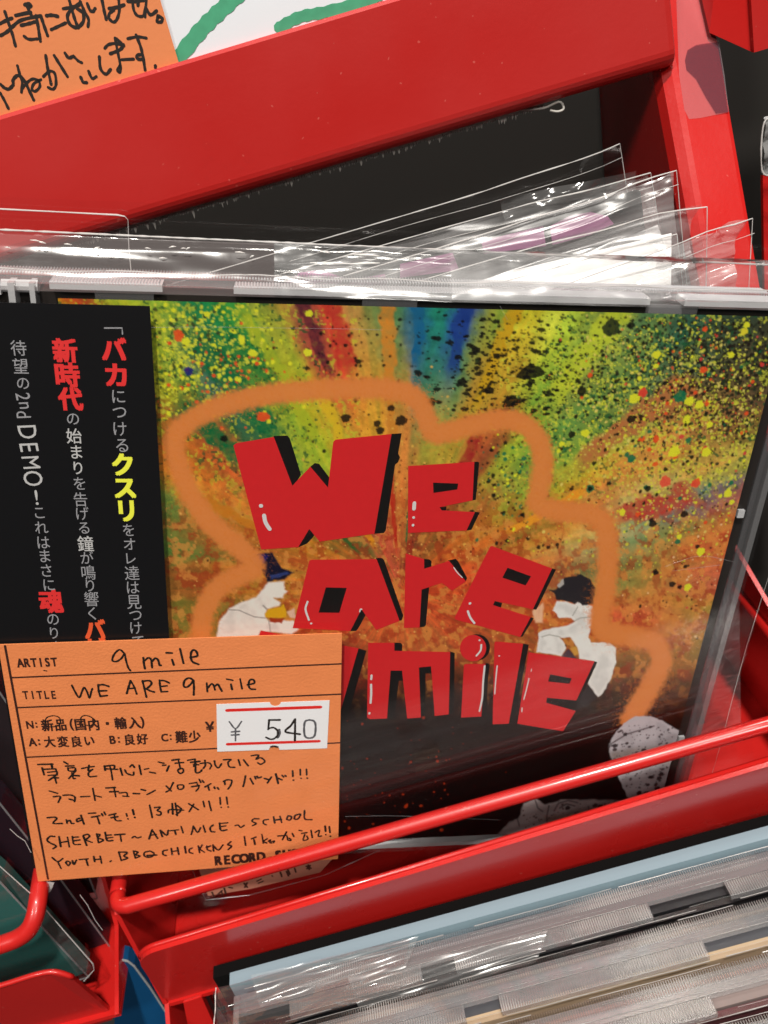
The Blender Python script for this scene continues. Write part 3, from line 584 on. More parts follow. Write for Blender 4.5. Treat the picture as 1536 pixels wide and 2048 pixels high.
# people and the paper cup
z6 = lambda p: Z(420, 1080, .1302, p); z7 = lambda p: Z(1050, 1120, .1465, p); z8 = lambda p: Z(980, 1400, .2734, p)
poly(z6([(900,650),(1140,640),(1150,760),(1200,790),(1140,830),(1120,890),(980,890),(1080,960),(1070,1010),(870,1060),(850,1180),(900,1240),(1290,1240),(1360,1370),(1250,1450),(780,1390),(730,1500),(700,1900),(100,1900),(100,1530),(150,1250),(300,1050),(500,960),(700,880),(800,780)]), (218, 208, 200), 2.5)
poly(z6([(1190,1110),(1300,1030),(1310,1200),(1220,1190)]), (205, 170, 150), 2)
poly(z6([(560,250),(850,190),(960,200),(1100,430),(1280,500),(1150,600),(880,640),(800,480),(680,370)]), (24, 22, 45), 2.5)
poly(z6([(600,260),(850,210),(900,250),(820,360),(680,330)]), (32, 34, 95), 3); poly(z6([(930,540),(1180,490),(1220,520),(950,600)]), (50, 62, 110), 2)
poly(z6([(840,1130),(900,1060),(1080,1030),(1130,990),(1160,1060),(1180,1180),(1080,1200),(850,1190)]), (200, 155, 50), 1.5); poly(z6([(920,1200),(1130,1200),(1100,1280),(920,1260)]), (150, 60, 35), 1.5)
for st, w_ in (([(290,1070),(450,1080),(560,1130),(680,1180),(850,1200)], 1.1), ([(900,1240),(920,1330),(930,1420)], .9), ([(820,1010),(870,1060)], 1.6)): blend(sst(w_+1, w_-.6, pdist(z6(st)))*.7, (130, 120, 115))
poly(z7([(430,560),(560,565),(680,610),(730,565),(930,630),(940,760),(900,900),(860,1060),(900,1120),(1150,1130),(1240,1200),(1240,1400),(1180,1600),(1100,1760),(1000,1880),(930,1780),(860,1690),(980,1400),(940,1380),(740,1350),(720,1200),(620,1060),(580,1050),(480,1060),(570,1200),(500,1310),(160,1260),(190,1000),(260,950),(560,900),(680,840),(630,790),(470,790),(440,740),(370,690),(410,620)]), (215, 212, 208), 1.6)
poly(z7([(330,410),(430,400),(540,240),(760,195),(900,270),(960,380),(940,610),(780,620),(720,570),(680,600),(560,560),(430,540),(390,450)]), (42, 38, 42), 1.6)
poly(z7([(440,350),(520,260),(530,330),(470,380)]), (170, 165, 160), 1.5); poly(z7([(500,1310),(590,1210),(720,1350),(600,1340)]), (75, 55, 65), 1.5); poly(z7([(610,1200),(700,1180),(740,1290),(680,1310)]), (190, 145, 75), 2)
poly(z7([(100,700),(250,580),(240,860),(140,860)]), (220, 175, 145), 3); poly(z7([(860,1700),(980,1880),(850,2000),(700,2040),(720,1880)]), (45, 40, 42), 2)
for st in ([(660,840),(760,790),(900,780)], [(230,1050),(330,1020),(480,1050)], [(650,760),(720,640)]): blend(sst(1.8, .3, pdist(z7(st)))*.6, (120, 115, 105))
outline = [(398,1330),(402,1262),(412,1215),(440,1172),(482,1150),(508,1132),(482,1098),(438,1062),(400,1020),(370,965),(350,905),(352,868),(395,832),(460,806),(540,789),(640,779),(740,777),(800,782),(835,800),(852,835),(868,866),(900,862),(955,848),(1010,840),(1052,852),(1078,885),(1086,930),(1078,980),(1078,1010),(1120,1022),(1170,1026),(1206,1045),(1215,1100),(1212,1180),(1200,1230),(1210,1262),(1260,1272),(1308,1285),(1322,1320),(1302,1370),(1275,1415),(1262,1440)]
D = pdist(smooth_line(outline, 4)); wv = (fbm(PX, PY, 5, 123, 2)-.5)*6
blend(sst(29, 14, D+wv*1.4)*.95, (200, 128, 76)); blend(sst(20, 4, D)*.4, (206, 134, 82))
mist = sst(52, 24, D)*(vnoise(PX, PY, 2.4, 200) > .72)*.35; blend(mist, (200, 120, 55))
cup = z8([(980,170),(1060,120),(1180,120),(1280,160),(1330,200),(1390,230),(1380,290),(1330,330),(1330,480),(1280,700),(1270,740),(1050,800),(1000,700),(940,560),(870,380),(870,320),(930,230)])
poly(cup, (178, 172, 176), 1.8); poly(z8([(880,380),(1330,320),(1320,470),(900,470)]), (140, 126, 114), 6, .55); poly(z8([(1000,720),(1280,640),(1270,740),(1050,800)]), (150, 120, 105), 5, .7)
crea = z8([(250,760),(330,720),(400,770),(520,730),(640,730),(830,730),(1000,740),(1050,790),(900,850),(700,900),(400,980),(50,985),(150,890),(210,860)])
poly(crea, (150, 138, 138), 2.5); poly(z8([(400,860),(800,780),(1000,780),(700,890),(420,960)]), (130, 95, 80), 8, .7)
for st in ([(330,730),(350,790),(385,815)], [(430,780),(415,850),(420,930)], [(470,810),(500,755),(570,735),(640,750)], [(510,790),(560,760),(620,775)], [(200,870),(215,920)], [(720,780),(735,870)], [(840,760),(850,850)], [(870,330),(1000,250),(1200,190)]): blend(sst(2.6, .6, pdist(z8(st)))*.7, (60, 52, 55))
sp2 = []
for _ in range(240):
    x, y = random.uniform(1215, 1350), random.uniform(1450, 1610); sp2.append((x, y, 1.+3.0*random.random()**5, random.uniform(.7, 1.5), (45, 40, 42), 0))
for x, y in ((1287,1500),(1318,1556),(1314,1576),(1322,1548),(1278,1585),(1230,1491),(1190,1610),(1200,1612),(1135,1615)): sp2.append((x, y, 4.5, 1.3, (35, 30, 32), 0))
for _ in range(60): sp2.append((random.uniform(1020, 1240), random.uniform(1605, 1660), 1+2.2*random.random()**3, 1.2, (70, 50, 48), 0))
dm = inside(cup) | inside(crea)
def ok(q):
    mx, my = cdp(q[0], q[1], CW); i = int((mx-BX0)/STEP); j = int((my-BY0)/STEP); return 0 <= i < NX and 0 <= j < NY and dm[i, j]
stamp([q for q in sp2 if ok(q)])
lum = img@np.array([.3, .6, .1], np.float32); img = img*1.06-lum[..., None]*.06; img = np.clip(1.34*np.clip(img, 0, 1)**1.13, .002, .85)

def grid_mesh(name, X, Y, zc, base, colr, m):
    a, b = X.shape; me = bpy.data.meshes.new(name); n = a*b
    v = np.empty((a, b, 3), np.float32); v[..., 0] = (X-base[0])*MM; v[..., 1] = (-Y-base[1])*MM; v[..., 2] = (zc-base[2])*MM
    me.vertices.add(n); me.vertices.foreach_set('co', v.ravel())
    idx = np.arange(n, dtype=np.int32).reshape(a, b); q = np.stack([idx[:-1, :-1], idx[:-1, 1:], idx[1:, 1:], idx[1:, :-1]], -1).reshape(-1, 4)
    me.loops.add(q.size); me.loops.foreach_set('vertex_index', q.ravel()); me.polygons.add(len(q))
    me.polygons.foreach_set('loop_start', np.arange(0, q.size, 4, dtype=np.int32)); me.polygons.foreach_set('loop_total', np.full(len(q), 4, np.int32))
    me.update(); me.validate()
    at = me.color_attributes.new('Col', 'FLOAT_COLOR', 'POINT'); c = np.ones((n, 4), np.float32); c[:, :3] = colr.reshape(-1, 3); at.data.foreach_set('color', c.ravel())
    me.materials.append(m); return me

# ================================================================= THE MAIN CASE
main = Thing('cd_case', 'clear jewel case in the middle with a spray-painted cover reading We are 9mile', 'cd case', CDM, CDW(0, -125, 0), (0, -125, 0))
class Shift:                                                     # jewel() builds with y from 0 up; the main case frame has y from -125
    def __init__(s, t_): s.t = t_; s.e = t_.e
    def part(s, name, mb, m, **k):
        if not isinstance(mb, bpy.types.Mesh): mb.v = [(a, b-125, c) for a, b, c in mb.v]
        return s.t.part(name, mb, m, **k)
jewel(Shift(main), tray_mat=TRAY, wallm=TABM, segs=((15.5, 32.5), (43.5, 112), (118, 140)))
# little bright clips on the tray edge and a hinge knuckle
for y in (40.5, 96.5): main.part('tray_clip', MB().box(137.9, 139.2, -y-1.6, -y, -2.9, -2.2), TABM)
kn = MB()
kn.tube([(8, -1.2, -3.0), (13.5, -1.2, -3.0)], 1.0, 10); kn.box(9.2, 10.2, -4.5, -.3, -4.2, -1.3); kn.box(12.4, 13.2, -4.8, -.3, -4.2, -1.3); kn.box(1.0, 7.8, -2.6, -1.2, -3.6, -2.6)
main.part('hinge_knuckle', kn, TABM)
bk = main.part('booklet', grid_mesh('booklet', GX, GY, CW, (0, -125, 0), img, ART), ART, label='square booklet painted with spatter, an orange sprayed outline and red block letters')
def pl(pts): return onc(pts, CW)
W_ = lambda p: Z(440, 840, .2474, p); E_ = lambda p: Z(780, 880, .2409, p); A_ = lambda p: Z(560, 1080, .2604, p); M_ = lambda p: Z(660, 1250, .1953, p); L_ = lambda p: Z(900, 1240, .2214, p)
circ = lambda cx, cy, r, n=28: [(cx+r*math.cos(2*math.pi*k/n), cy+r*math.sin(2*math.pi*k/n)) for k in range(n)]
def tri(mb, pts, z):
    """flat polygon that may be concave"""
    from mathutils.geometry import tessellate_polygon
    t3_ = tessellate_polygon([[Vector((p[0], p[1], 0)) for p in pts]]); mb.add([(p[0], p[1], z) for p in pts], [tuple(q) for q in t3_])
def letter(label, redp, blacks, holes=(), hl=()):
    r = MB(); 
    for q in redp: tri(r, pl(q), CW+.06)
    b = MB()
    for q in blacks: tri(b, pl(q), CW+.03)
    for q in holes: tri(b, pl(q), CW+.09)
    o = main.part('letter', r, REDPRINT, parent=bk, label='red block letter '+label, fix=False); me = o.data
    # black drop edge and white glints share the letter's mesh as extra materials
    h = MB()
    for st, w in hl:
        q = pl(st); ribbon(h, smooth_line(q, 4) if len(q) > 2 else q, w*.0845, CW+.12)
    for mm, mt in ((b, BLACKPRINT), (h, WHITEPRINT)):
        if not mm.f: continue
        nv = len(r.v); r.v += mm.v; nf = len(r.f); r.f += [tuple(nv+i for i in g_) for g_ in mm.f]; r.mi = getattr(r, 'mi', [0]*nf)+[1 if mt is BLACKPRINT else 2]*len(mm.f)
    me2 = bpy.data.meshes.new('letter'); me2.from_pydata([((x)*MM, (y+125)*MM, z*MM) for x, y, z in r.v], [], r.f)
    for mt in (REDPRINT, BLACKPRINT, WHITEPRINT): me2.materials.append(mt)
    me2.polygons.foreach_set('material_index', getattr(r, 'mi', [0]*len(r.f))); me2.update(); o.data = me2; bpy.data.meshes.remove(me)
letter('W', [W_([(108,205),(130,187),(435,135),(585,530),(730,375),(873,545),(915,175),(935,157),(1387,112),(1248,918),(805,982),(722,880),(632,1027),(333,1045)])],
  [W_([(425,140),(437,128),(545,125),(565,150),(655,440),(590,545)]), W_([(720,385),(765,348),(800,352),(885,465),(878,560)]), W_([(1380,112),(1468,107),(1440,270),(1455,300),(1440,340),(1415,360),(1340,890),(1325,912),(1240,920)]), W_([(720,870),(762,930),(745,955),(700,1000),(625,1030)])], (),
  [(W_([(331,691),(332,692)]), 9), (W_([(356,768),(368,825),(402,880)]), 8.5)])
letter('e', [E_([(150,215),(700,180),(685,500),(412,556),(430,582),(705,597),(635,750),(148,770)])], [E_([(695,180),(730,180),(740,188),(712,495),(680,502)]), E_([(700,595),(745,600),(675,745),(630,752)])],
  [E_([(357,352),(565,360),(558,408),(360,437)]), E_([(412,558),(467,552),(467,582),(430,582)])], [(E_([(202,520),(198,570)]), 8), (E_([(195,640),(196,642)]), 6), (E_([(190,706),(191,703)]), 6)])
letter('r', [E_([(130,940),(283,987),(283,1068),(490,1002),(630,1172),(515,1250),(430,1185),(262,1240),(245,1555),(115,1560)])], [E_([(275,985),(325,990),(345,1005),(343,1050),(275,1070)]), E_([(480,1000),(545,985),(565,1005),(640,1145),(628,1175)]), E_([(255,1235),(325,1218),(298,1535),(285,1550),(240,1555)])], (), [(E_([(528,1055),(560,1100),(600,1140)]), 2.2)])
letter('e, tilted', [E_([(830,885),(845,878),(1345,1065),(1185,1405),(870,1335),(855,1368),(1168,1468),(1080,1635),(545,1490),(535,1475)])], [E_([(1335,1062),(1378,1075),(1215,1408),(1178,1402)]), E_([(1160,1465),(1193,1480),(1100,1630),(1070,1637)])],
  [E_([(975,1058),(1170,1130),(1125,1205),(932,1140)]), E_([(870,1335),(930,1350),(920,1388),(855,1368)])], [(E_([(662,1355),(664,1353)]), 6.2), (E_([(645,1418),(665,1470),(700,1518)]), 5)])
letter('a', [A_([(225,158),(240,150),(742,145),(918,620),(738,690),(625,530),(540,698),(98,675)])], [A_([(735,140),(760,136),(788,140),(800,155),(947,580),(935,615),(912,622)]), A_([(620,520),(658,575),(600,680),(585,697),(530,700)])],
  [A_([(352,362),(512,366),(455,557),(296,555)])], [(A_([(212,470),(196,530),(222,612)]), 4.4), (A_([(238,638),(240,638)]), 5), (A_([(612,548),(618,528),(628,530)]), 3)])
letter('9', [[(519,1268),(522,1261),(717,1296),(682,1418),(640,1500),(520,1480)]], [M_([(285,236),(372,262),(185,930),(105,1180),(60,1180),(105,880)])])
letter('m', [M_([(390,180),(658,180),(660,262),(1230,275),(1215,912),(1072,930),(1035,420),(910,433),(930,945),(790,955),(738,465),(620,465),(583,955),(405,962),(380,945)])],
  [M_([(650,180),(722,182),(740,200),(738,270),(650,270)]), M_([(1225,270),(1277,285),(1268,900),(1205,914)]), M_([(905,425),(1032,415),(1040,495),(978,495),(975,915),(925,947)]), M_([(615,460),(740,460),(750,570),(705,570),(660,945),(575,957)])], (),
  [(M_([(425,512),(422,552)]), 5), (M_([(420,605),(421,700),(415,795)]), 5.2), (M_([(403,895),(402,905)]), 5)])
letter('i', [L_(circ(208, 252, 119)), L_([(140,395),(320,395),(282,870),(100,880),(125,405)])], [L_(circ(242, 246, 119)), L_([(310,392),(345,390),(358,405),(340,560),(330,870),(275,873)])], (), [(L_([(265,180),(267,179)]), 5), (L_([(282,220),(275,272),(238,320)]), 4.5), (L_([(312,412),(298,560),(290,700),(265,820)]), 4.6)])
letter('l', [L_([(408,192),(660,212),(530,935),(385,940),(400,210)])], [L_([(650,210),(712,222),(575,935),(520,937)])], (), [(L_([(425,410),(412,540),(403,665)]), 3), (L_([(443,322),(444,321)]), 4)])
letter('e, last', [L_([(710,290),(1305,370),(1140,725),(875,700),(868,742),(1135,820),(1020,1003),(608,935)])], [L_([(1295,368),(1330,380),(1165,740),(1135,822),(1130,725)])],
  [L_([(903,488),(1100,525),(1078,573),(885,553)]), L_([(875,700),(1140,725),(1165,742),(1137,818),(868,745)])], [(L_([(735,440),(732,460)]), 2.4), (L_([(712,525),(690,620),(665,715)]), 2.8), (L_([(650,790),(648,825)]), 2.8)])

# ---------------------------------------------------------------- the black paper strip round the spine side
OW = .32
t = Thing('obi_strip', 'black paper strip with vertical Japanese print, wrapped round the left of the painted case', 'paper strip', CDM, CDW(-.3, -125, 0), (-.3, -125, 0))
ob = MB(); ob.box(-.35, 30.6, -124.6, -3.0, .12, OW-.04); ob.box(-.35, -.12, -124.6, -3.0, -10.2, .12)
oo = t.part('paper', ob, OBI)
col = {'g': MB(), 'p': MB(), 'r': MB(), 'y': MB(), 'o': MB()}
def oc(ch, x, y, em, k, bold=0., rot=0., sx=1.):
    mx, my = cdp(x, y, OW); s1, s2 = pxmm(x, y, OW)
    putchar(col[k], ch, mx, -my, em*1.12, OW, bold, rot, s1*sx, s2)
B_ = .044
for ch, x, y, em, k in (('バ',228,698,50,'r'),('カ',232,750,50,'r'),('に',237,793,31,'g'),('つ',239,825,31,'g'),('け',240,858,31,'g'),('る',244,891,31,'g'),('ク',245,929,47,'y'),('ス',250,977,47,'y'),('リ',253,1022,47,'y'),('を',257,1060,27,'g'),('オ',259,1088,27,'g'),('レ',262,1117,26,'g'),('達',264,1146,30,'g'),('は',266,1175,28,'g'),('見',268,1204,30,'g'),('つ',271,1231,28,'g'),('け',272,1256,27,'g'),('て',276,1283,27,'g'),
  ('新',130,701,48,'r'),('時',135,750,49,'r'),('代',141,798,46,'r'),('の',146,838,28,'g'),('始',148,872,31,'p'),('ま',153,904,30,'p'),('り',156,936,28,'p'),('を',159,967,28,'g'),('告',161,999,29,'g'),('げ',165,1027,28,'g'),('る',168,1056,27,'g'),('鐘',171,1087,32,'p'),('が',174,1115,27,'g'),('鳴',177,1145,30,'g'),('り',180,1171,27,'g'),('響',183,1198,30,'g'),('く',184,1227,28,'g'),('バ',190,1258,42,'o'),('ビ',195,1294,42,'o'),
  ('待',37,696,32,'g'),('望',41,732,32,'g'),('の',46,767,28,'g'),('!',73,995,40,'p'),('こ',79,1026,27,'g'),('れ',83,1055,27,'g'),('は',87,1085,28,'g'),('ま',90,1112,28,'g'),('さ',93,1141,28,'g'),('に',98,1170,27,'g'),('魂',102,1203,46,'r'),('の',106,1239,27,'g'),('り',108,1266,26,'g'),('ま',113,1294,26,'g')):
    sm = (s_ := {'に': .9}.get(ch, 1))
    oc(ch, x, y, em*.93, k, B_ if k in 'ryo' else (.002 if k == 'g' else .008))
for ch, x, y, em in (('2',46,793,33),('n',48,811,33),('d',47,829,33),('D',55,864,42),('E',58,895,42),('M',62,925,39),('O',66,957,42)): oc(ch, x, y, em, 'g' if ch in '2nd' else 'p', 0., -math.pi/2+.06)
for k, m_, nm in (('g', GREYTXT, 'grey'), ('p', PALETXT, 'pale'), ('r', OBIRED, 'red'), ('y', OBIYEL, 'yellow'), ('o', mat("orange_print", (.75, .10, .03), rough=.5), 'orange')):
    if k == 'g': ribbon(col[k], onc([(209,656),(244,656),(245,668)], OW), .22, OW)
    t.part('lettering', col[k], m_, parent=oo, label=nm+' vertical Japanese print on the strip', fix=False, kind='stuff')

# ---------------------------------------------------------------- the orange price card
KW = 1.05
t = Thing('price_card', 'orange shop card with handwriting and a 540 yen sticker, in front of the painted case', 'price card', CDM, CDW(30, -127, 1), (30, -127, 1))
cc4 = onc([(-4,1290),(684,1267),(676,1718),(76,1763)], KW)
cm = MB(); cm.prism(cc4[::-1], KW-.28, KW-.02); co_ = t.part('card', cm, ORANGE)
ru = MB(); kp = lambda x, y: up2(cdp(x, y, KW))
def rule(mb, a, b, w): ribbon(mb, [kp(*a), kp(*b)], w, KW)
rule(ru, (10,1292), (96,1758), .44)
h1, h2, h3, h4, h5, h6 = (0,1270,.2279), (340,1260,.2279), (60,1490,.2018), (340,1480,.2018), (70,1610,.2018), (370,1600,.2083)
zz = lambda h, x, y: (h[0]+h[2]*x, h[1]+h[2]*y)
for a, b in ((zz(h1,105,375), zz(h2,1502,297)), (zz(h1,155,638), zz(h2,1500,563)), (zz(h1,235,1073), zz(h2,1488,990))): rule(ru, a, b, .36)
t.part('ruled_lines', ru, BROWNINK, parent=co_, fix=False)
tx = MB()
def ktext(s, a, b, hp, bold=.012): 
    p0, p1 = kp(*a), kp(*b); sy = pxmm(*a, KW)[1]; text_line(tx, s, p0, p1, hp*sy, KW+.01, bold)
def kmono(s, h, pts, em, bold=.012):
    for ch, (x, y) in zip(s, pts):
        X, Y = zz(h, x, y); a = kp(X, Y); s1, s2 = pxmm(X, Y, KW); putchar(tx, ch, a[0], a[1], em, KW+.01, bold, .03, s1, s2)
def spread(s, h, a, b, em, bold=.012, sx=1.):
    n = len(s)
    for i, ch in enumerate(s):
        if ch == ' ': continue
        k = i/(n-1); X, Y = zz(h, a[0]+(b[0]-a[0])*k, a[1]+(b[1]-a[1])*k); q = kp(X, Y); s1, s2 = pxmm(X, Y, KW); putchar(tx, ch, q[0], q[1], em, KW+.01, bold, .04, s1*sx, s2)
spread('ARTIST', h1, (178,245), (475,237), 24, .045, .82); spread('TITLE', h1, (225,527), (470,525), 22.5, .035, .82)
spread('N', h1, (262,790), (263,790), 22, .014) if False else kmono('N:', h1, [(262,788), (320,790)], 21, .036)
kmono('新品(国内・輸入)', h1, [(415,792), (532,790), (628,787), (705,787), (822,785), (942,776), (1058,773), (1180,770), (1250,768)], 25, .036)
kmono('A:大変良い', h1, [(285,940), (343,940), (435,937), (552,935), (672,935), (785,930)], 23, .036)
kmono('B:良好', h1, [(988,920), (1043,920), (1138,918), (1248,912)], 23, .036); kmono('C:', h1, [(1445,900), (1498,898)], 21, .036); kmono('難少', h2, [(100,938), (215,935)], 25, .036)
kmono('￥', h2, [(350,848)], 27, .036)
spread('RECORD SHOP', h6, (322,582), (1140,505), 24.5, .065, .98)
t.part('printed_text', tx, BROWNINK, parent=co_, fix=False, kind='stuff')
H1 = [[(1095,165),(1050,128),(1005,165),(985,220),(1020,232),(1065,205),(1092,165),(1105,220),(1125,285),(1145,312)],[(1258,198),(1262,245),(1272,295)],[(1268,225),(1300,200),(1325,215),(1335,285)],[(1335,230),(1360,205),(1385,215),(1400,262),(1412,265)],[(1458,155),(1510,158)],[(1510,215),(1525,262)],
[(630,440),(655,490),(695,548),(725,480),(740,460),(765,500),(785,552),(800,500),(810,470)],[(862,435),(866,490),(880,538)],[(862,440),(905,435),(955,450)],[(880,490),(935,488)],[(880,538),(940,530)],[(1145,400),(1130,450),(1112,512)],[(1145,400),(1175,450),(1200,518)],[(1130,470),(1185,465)],[(1250,400),(1265,460),(1285,545)],[(1250,405),(1310,400),(1330,425),(1300,460),(1270,475)],[(1280,470),(1320,490),(1355,500)],[(1400,395),(1405,450),(1415,498)],[(1400,400),(1440,400),(1485,420)],[(1410,452),(1465,445)],[(1415,498),(1470,495)]]
H1b = [[(395,760),(410,725),(460,708),(515,720),(530,760),(510,795),(440,805),(395,785),(400,755)],[(715,770),(710,725),(745,705),(800,720),(835,755),(800,790),(750,790)],[(385,310),(410,315)]]
H2 = [[(88,165),(118,290)],[(178,240),(240,225),(225,180),(195,180),(182,220),(195,275),(250,300)],[(205,440),(170,420),(130,440),(120,490),(150,500),(190,465),(205,440),(210,500),(208,570)],[(322,465),(328,540)],[(330,510),(360,475),(380,480),(395,525)],[(395,490),(420,475),(435,500),(455,535)],[(498,430),(550,440)],[(535,475),(545,522)],[(615,428),(632,515)],[(680,480),(740,465),(730,435),(700,440),(690,480),(705,515),(748,520)]]
H3 = [[(78,192),(225,188)],[(212,185),(222,235)],[(120,225),(140,295)],[(125,240),(255,235)],[(175,270),(255,262)],[(180,300),(270,295)],[(255,240),(265,290),(185,350)],[(240,300),(262,378)],[(215,325),(280,325)],[(335,165),(375,188)],[(352,208),(435,205)],[(375,225),(385,255),(440,255),(445,225),(380,228)],[(455,250),(385,332)],[(415,275),(430,330),(448,330)],[(435,300),(488,305)],[(512,232),(570,220),(635,212)],[(585,200),(578,255),(612,245)],[(620,240),(580,275),(590,312),(658,308)],[(738,205),(745,250)],[(735,210),(830,200),(835,235)],[(750,235),(868,240)],[(790,205),(805,260),(818,345)],[(895,230),(915,298)],[(940,245),(960,280),(1020,298),(1028,268)],[(990,215),(1015,195),(1035,222)],[(1082,200),(1102,292)],[(1135,240),(1175,232)],[(1185,268),(1243,278)],[(1272,168),(1328,180)],[(1315,200),(1345,198)],[(1378,205),(1355,258)],[(1408,150),(1478,140)],[(1440,180),(1520,172)],[(1470,145),(1488,225)],[(1470,240),(1510,232),(1520,262),(1490,282),(1465,255),(1480,235)],
[(192,455),(272,478)],[(232,512),(300,510),(280,568)],[(328,497),(400,495),(445,515),(440,560)],[(390,535),(445,550)],[(502,512),(592,508)],[(622,430),(645,548)],[(640,500),(705,515)],[(752,425),(845,420)],[(790,462),(875,460)],[(832,425),(850,512)],[(885,475),(955,470),(965,508)],[(920,505),(980,510)],[(1022,480),(1085,482)],[(1102,440),(1145,450)],[(1160,490),(1200,470),(1240,448)],[(1350,405),(1400,455)],[(1420,370),(1385,440),(1348,465)],[(1460,410),(1475,438),(1515,430),(1520,398),(1470,395),(1460,410)],[(1185,595),(1212,718)],[(1235,620),(1290,615),(1262,650),(1298,665),(1290,695),(1255,690)],[(1370,670),(1385,640),(1520,645)],[(1410,580),(1415,685)],[(1440,575),(1460,700)],[(1460,600),(1500,640),(1450,690)]]
H4 = [[(175,200),(250,188)],[(205,220),(295,210)],[(245,190),(250,225),(235,260)],[(235,240),(285,245)],[(255,230),(255,320),(300,315),(315,295)],[(300,232),(380,225),(410,250),(395,285)],[(345,200),(350,250),(330,280)],[(440,205),(450,250),(480,275),(510,235)],[(530,195),(605,192),(575,220),(590,265),(642,270)],[(678,195),(695,250)],[(728,195),(775,255)],[(805,155),(880,148),(850,190),(900,175),(940,210),(900,240),(870,225)],[(192,432),(265,420)],[(215,462),(290,450)],[(270,435),(285,470),(258,505)],[(290,390),(305,420)],[(320,400),(335,420)],[(345,465),(405,432)],[(375,450),(388,495)],[(438,465),(445,480)],[(470,470),(482,488)],[(530,410),(560,395),(612,400),(600,450),(575,485)],[(540,405),(545,440)],[(748,355),(738,410),(725,460)],[(795,380),(825,435)],[(840,360),(850,385)],[(862,358),(872,375)],[(880,375),(905,365)],[(935,380),(975,390)],[(965,425),(1005,365)],[(1048,335),(1072,430)],[(1065,375),(1110,395)],[(1110,350),(1125,365)],[(1140,350),(1150,360)],[(1215,305),(1218,360)],[(1222,395),(1225,398)],[(1290,290),(1292,345)],[(1297,378),(1300,380)],[(1352,288),(1355,345)],[(1358,375),(1362,378)],[(185,630),(280,690)],[(235,635),(190,710)],[(328,605),(342,662)],[(385,605),(408,698)],[(495,570),(500,635)],[(505,665),(508,668)],[(560,565),(570,635)],[(575,660),(577,664)]]
H5 = [[(120,125),(195,120),(215,135),(180,180),(270,182)],[(310,145),(318,180)],[(315,165),(345,150),(360,180),(385,182)],[(445,130),(415,140),(420,165),(455,150)],[(455,100),(470,145),(485,188)],[(530,82),(600,78)],[(560,120),(640,105)],[(615,110),(640,185)],[(660,85),(672,105)],[(685,68),(698,95)],[(735,100),(800,85)],[(755,125),(820,115)],[(785,95),(800,150),(855,155)],[(905,85),(912,110)],[(920,135),(922,138)],[(968,45),(980,95)],[(988,120),(990,124)],
[(195,312),(150,310),(120,345),(150,375),(210,405),(180,432)],[(238,312),(255,412)],[(245,372),(320,360)],[(322,318),(340,415)],[(370,310),(385,385),(450,390)],[(375,320),(430,315)],[(385,355),(445,345)],[(478,305),(512,400)],[(480,300),(520,290),(540,310),(500,345)],[(510,350),(565,370)],[(612,285),(630,372)],[(612,285),(645,295),(625,325),(680,345),(635,372)],[(695,270),(715,350),(770,350)],[(700,300),(755,295)],[(710,328),(770,320)],[(790,295),(890,288)],[(845,292),(855,360)],[(962,325),(985,310),(1015,325),(1050,315)],[(1160,245),(1130,335)],[(1160,245),(1215,330)],[(1140,300),(1200,290)],[(1240,250),(1262,312)],[(1245,250),(1305,300),(1320,250)],[(1335,255),(1420,245)],[(1385,250),(1395,290)],[(1448,212),(1468,275)],
[(170,520),(225,560),(275,530)],[(225,560),(258,628)],[(305,570),(330,600),(350,570),(320,555),(305,570)],[(370,550),(385,590),(410,545)],[(440,540),(525,532)],[(505,535),(525,598)],[(582,508),(592,560)],[(590,540),(655,535)],[(645,505),(660,575)],[(745,560),(755,552)],[(830,465),(855,550)],[(830,465),(915,470),(880,505),(920,525),(855,548)],[(975,455),(995,525)],[(975,455),(1020,465),(1000,490),(1040,505),(995,525)],[(1140,455),(1085,470),(1090,510),(1150,515),(1180,480),(1140,455)],[(1110,500),(1205,495)],[(1310,445),(1270,455),(1270,490),(1300,500)],[(1350,430),(1360,490)],[(1355,460),(1420,452)],[(1412,420),(1425,490)],[(1485,410),(1495,475)]]
H6 = [[(80,250),(72,290),(60,330)],[(80,250),(120,310),(150,265)],[(175,245),(195,308)],[(270,240),(242,265),(250,300),(285,305)],[(332,220),(345,290),(400,285)],[(335,225),(410,218)],[(340,255),(390,248)],[(482,245),(510,240),(535,262),(568,242)],[(710,180),(660,180),(645,205),(685,225),(648,245)],[(800,185),(755,195),(755,225),(780,238)],[(850,160),(862,220)],[(855,192),(925,185)],[(912,155),(928,215)],[(985,160),(978,185),(1010,190),(1022,160),(990,150)],[(1055,150),(1050,180),(1085,180),(1108,135),(1060,145)],[(1148,100),(1150,180),(1218,188)],[(70,460),(45,470),(42,500),(75,512)],[(128,440),(140,505)],[(165,430),(135,480)],[(140,470),(185,500)],[(210,440),(215,475),(250,490)],[(205,455),(245,440)],[(268,430),(275,490)],[(275,440),(320,480),(365,430)],[(440,400),(410,430),(448,440),(415,475)],[(570,350),(582,435)],[(640,372),(680,355)],[(662,380),(672,425)],[(738,330),(752,415)],[(790,370),(755,395),(785,412)],[(800,395),(820,380),(815,408),(830,412)],[(835,400),(858,392),(850,410)],[(890,345),(975,340)],[(975,305),(935,380)],[(980,350),(990,385),(1020,385),(1000,365)],[(1030,320),(1045,350)],[(1095,290),(1120,295)],[(1120,320),(1170,312)],[(1150,330),(1135,385),(1180,375),(1170,345)],[(1210,290),(1222,360)],[(1250,310),(1290,290),(1280,345),(1310,345)],[(1345,250),(1350,300)],[(1352,330),(1354,333)],[(1385,255),(1392,310)],[(1395,345),(1397,350)]]
mb = MB(); kpl = lambda x, y: up2(cdp(x, y, KW))
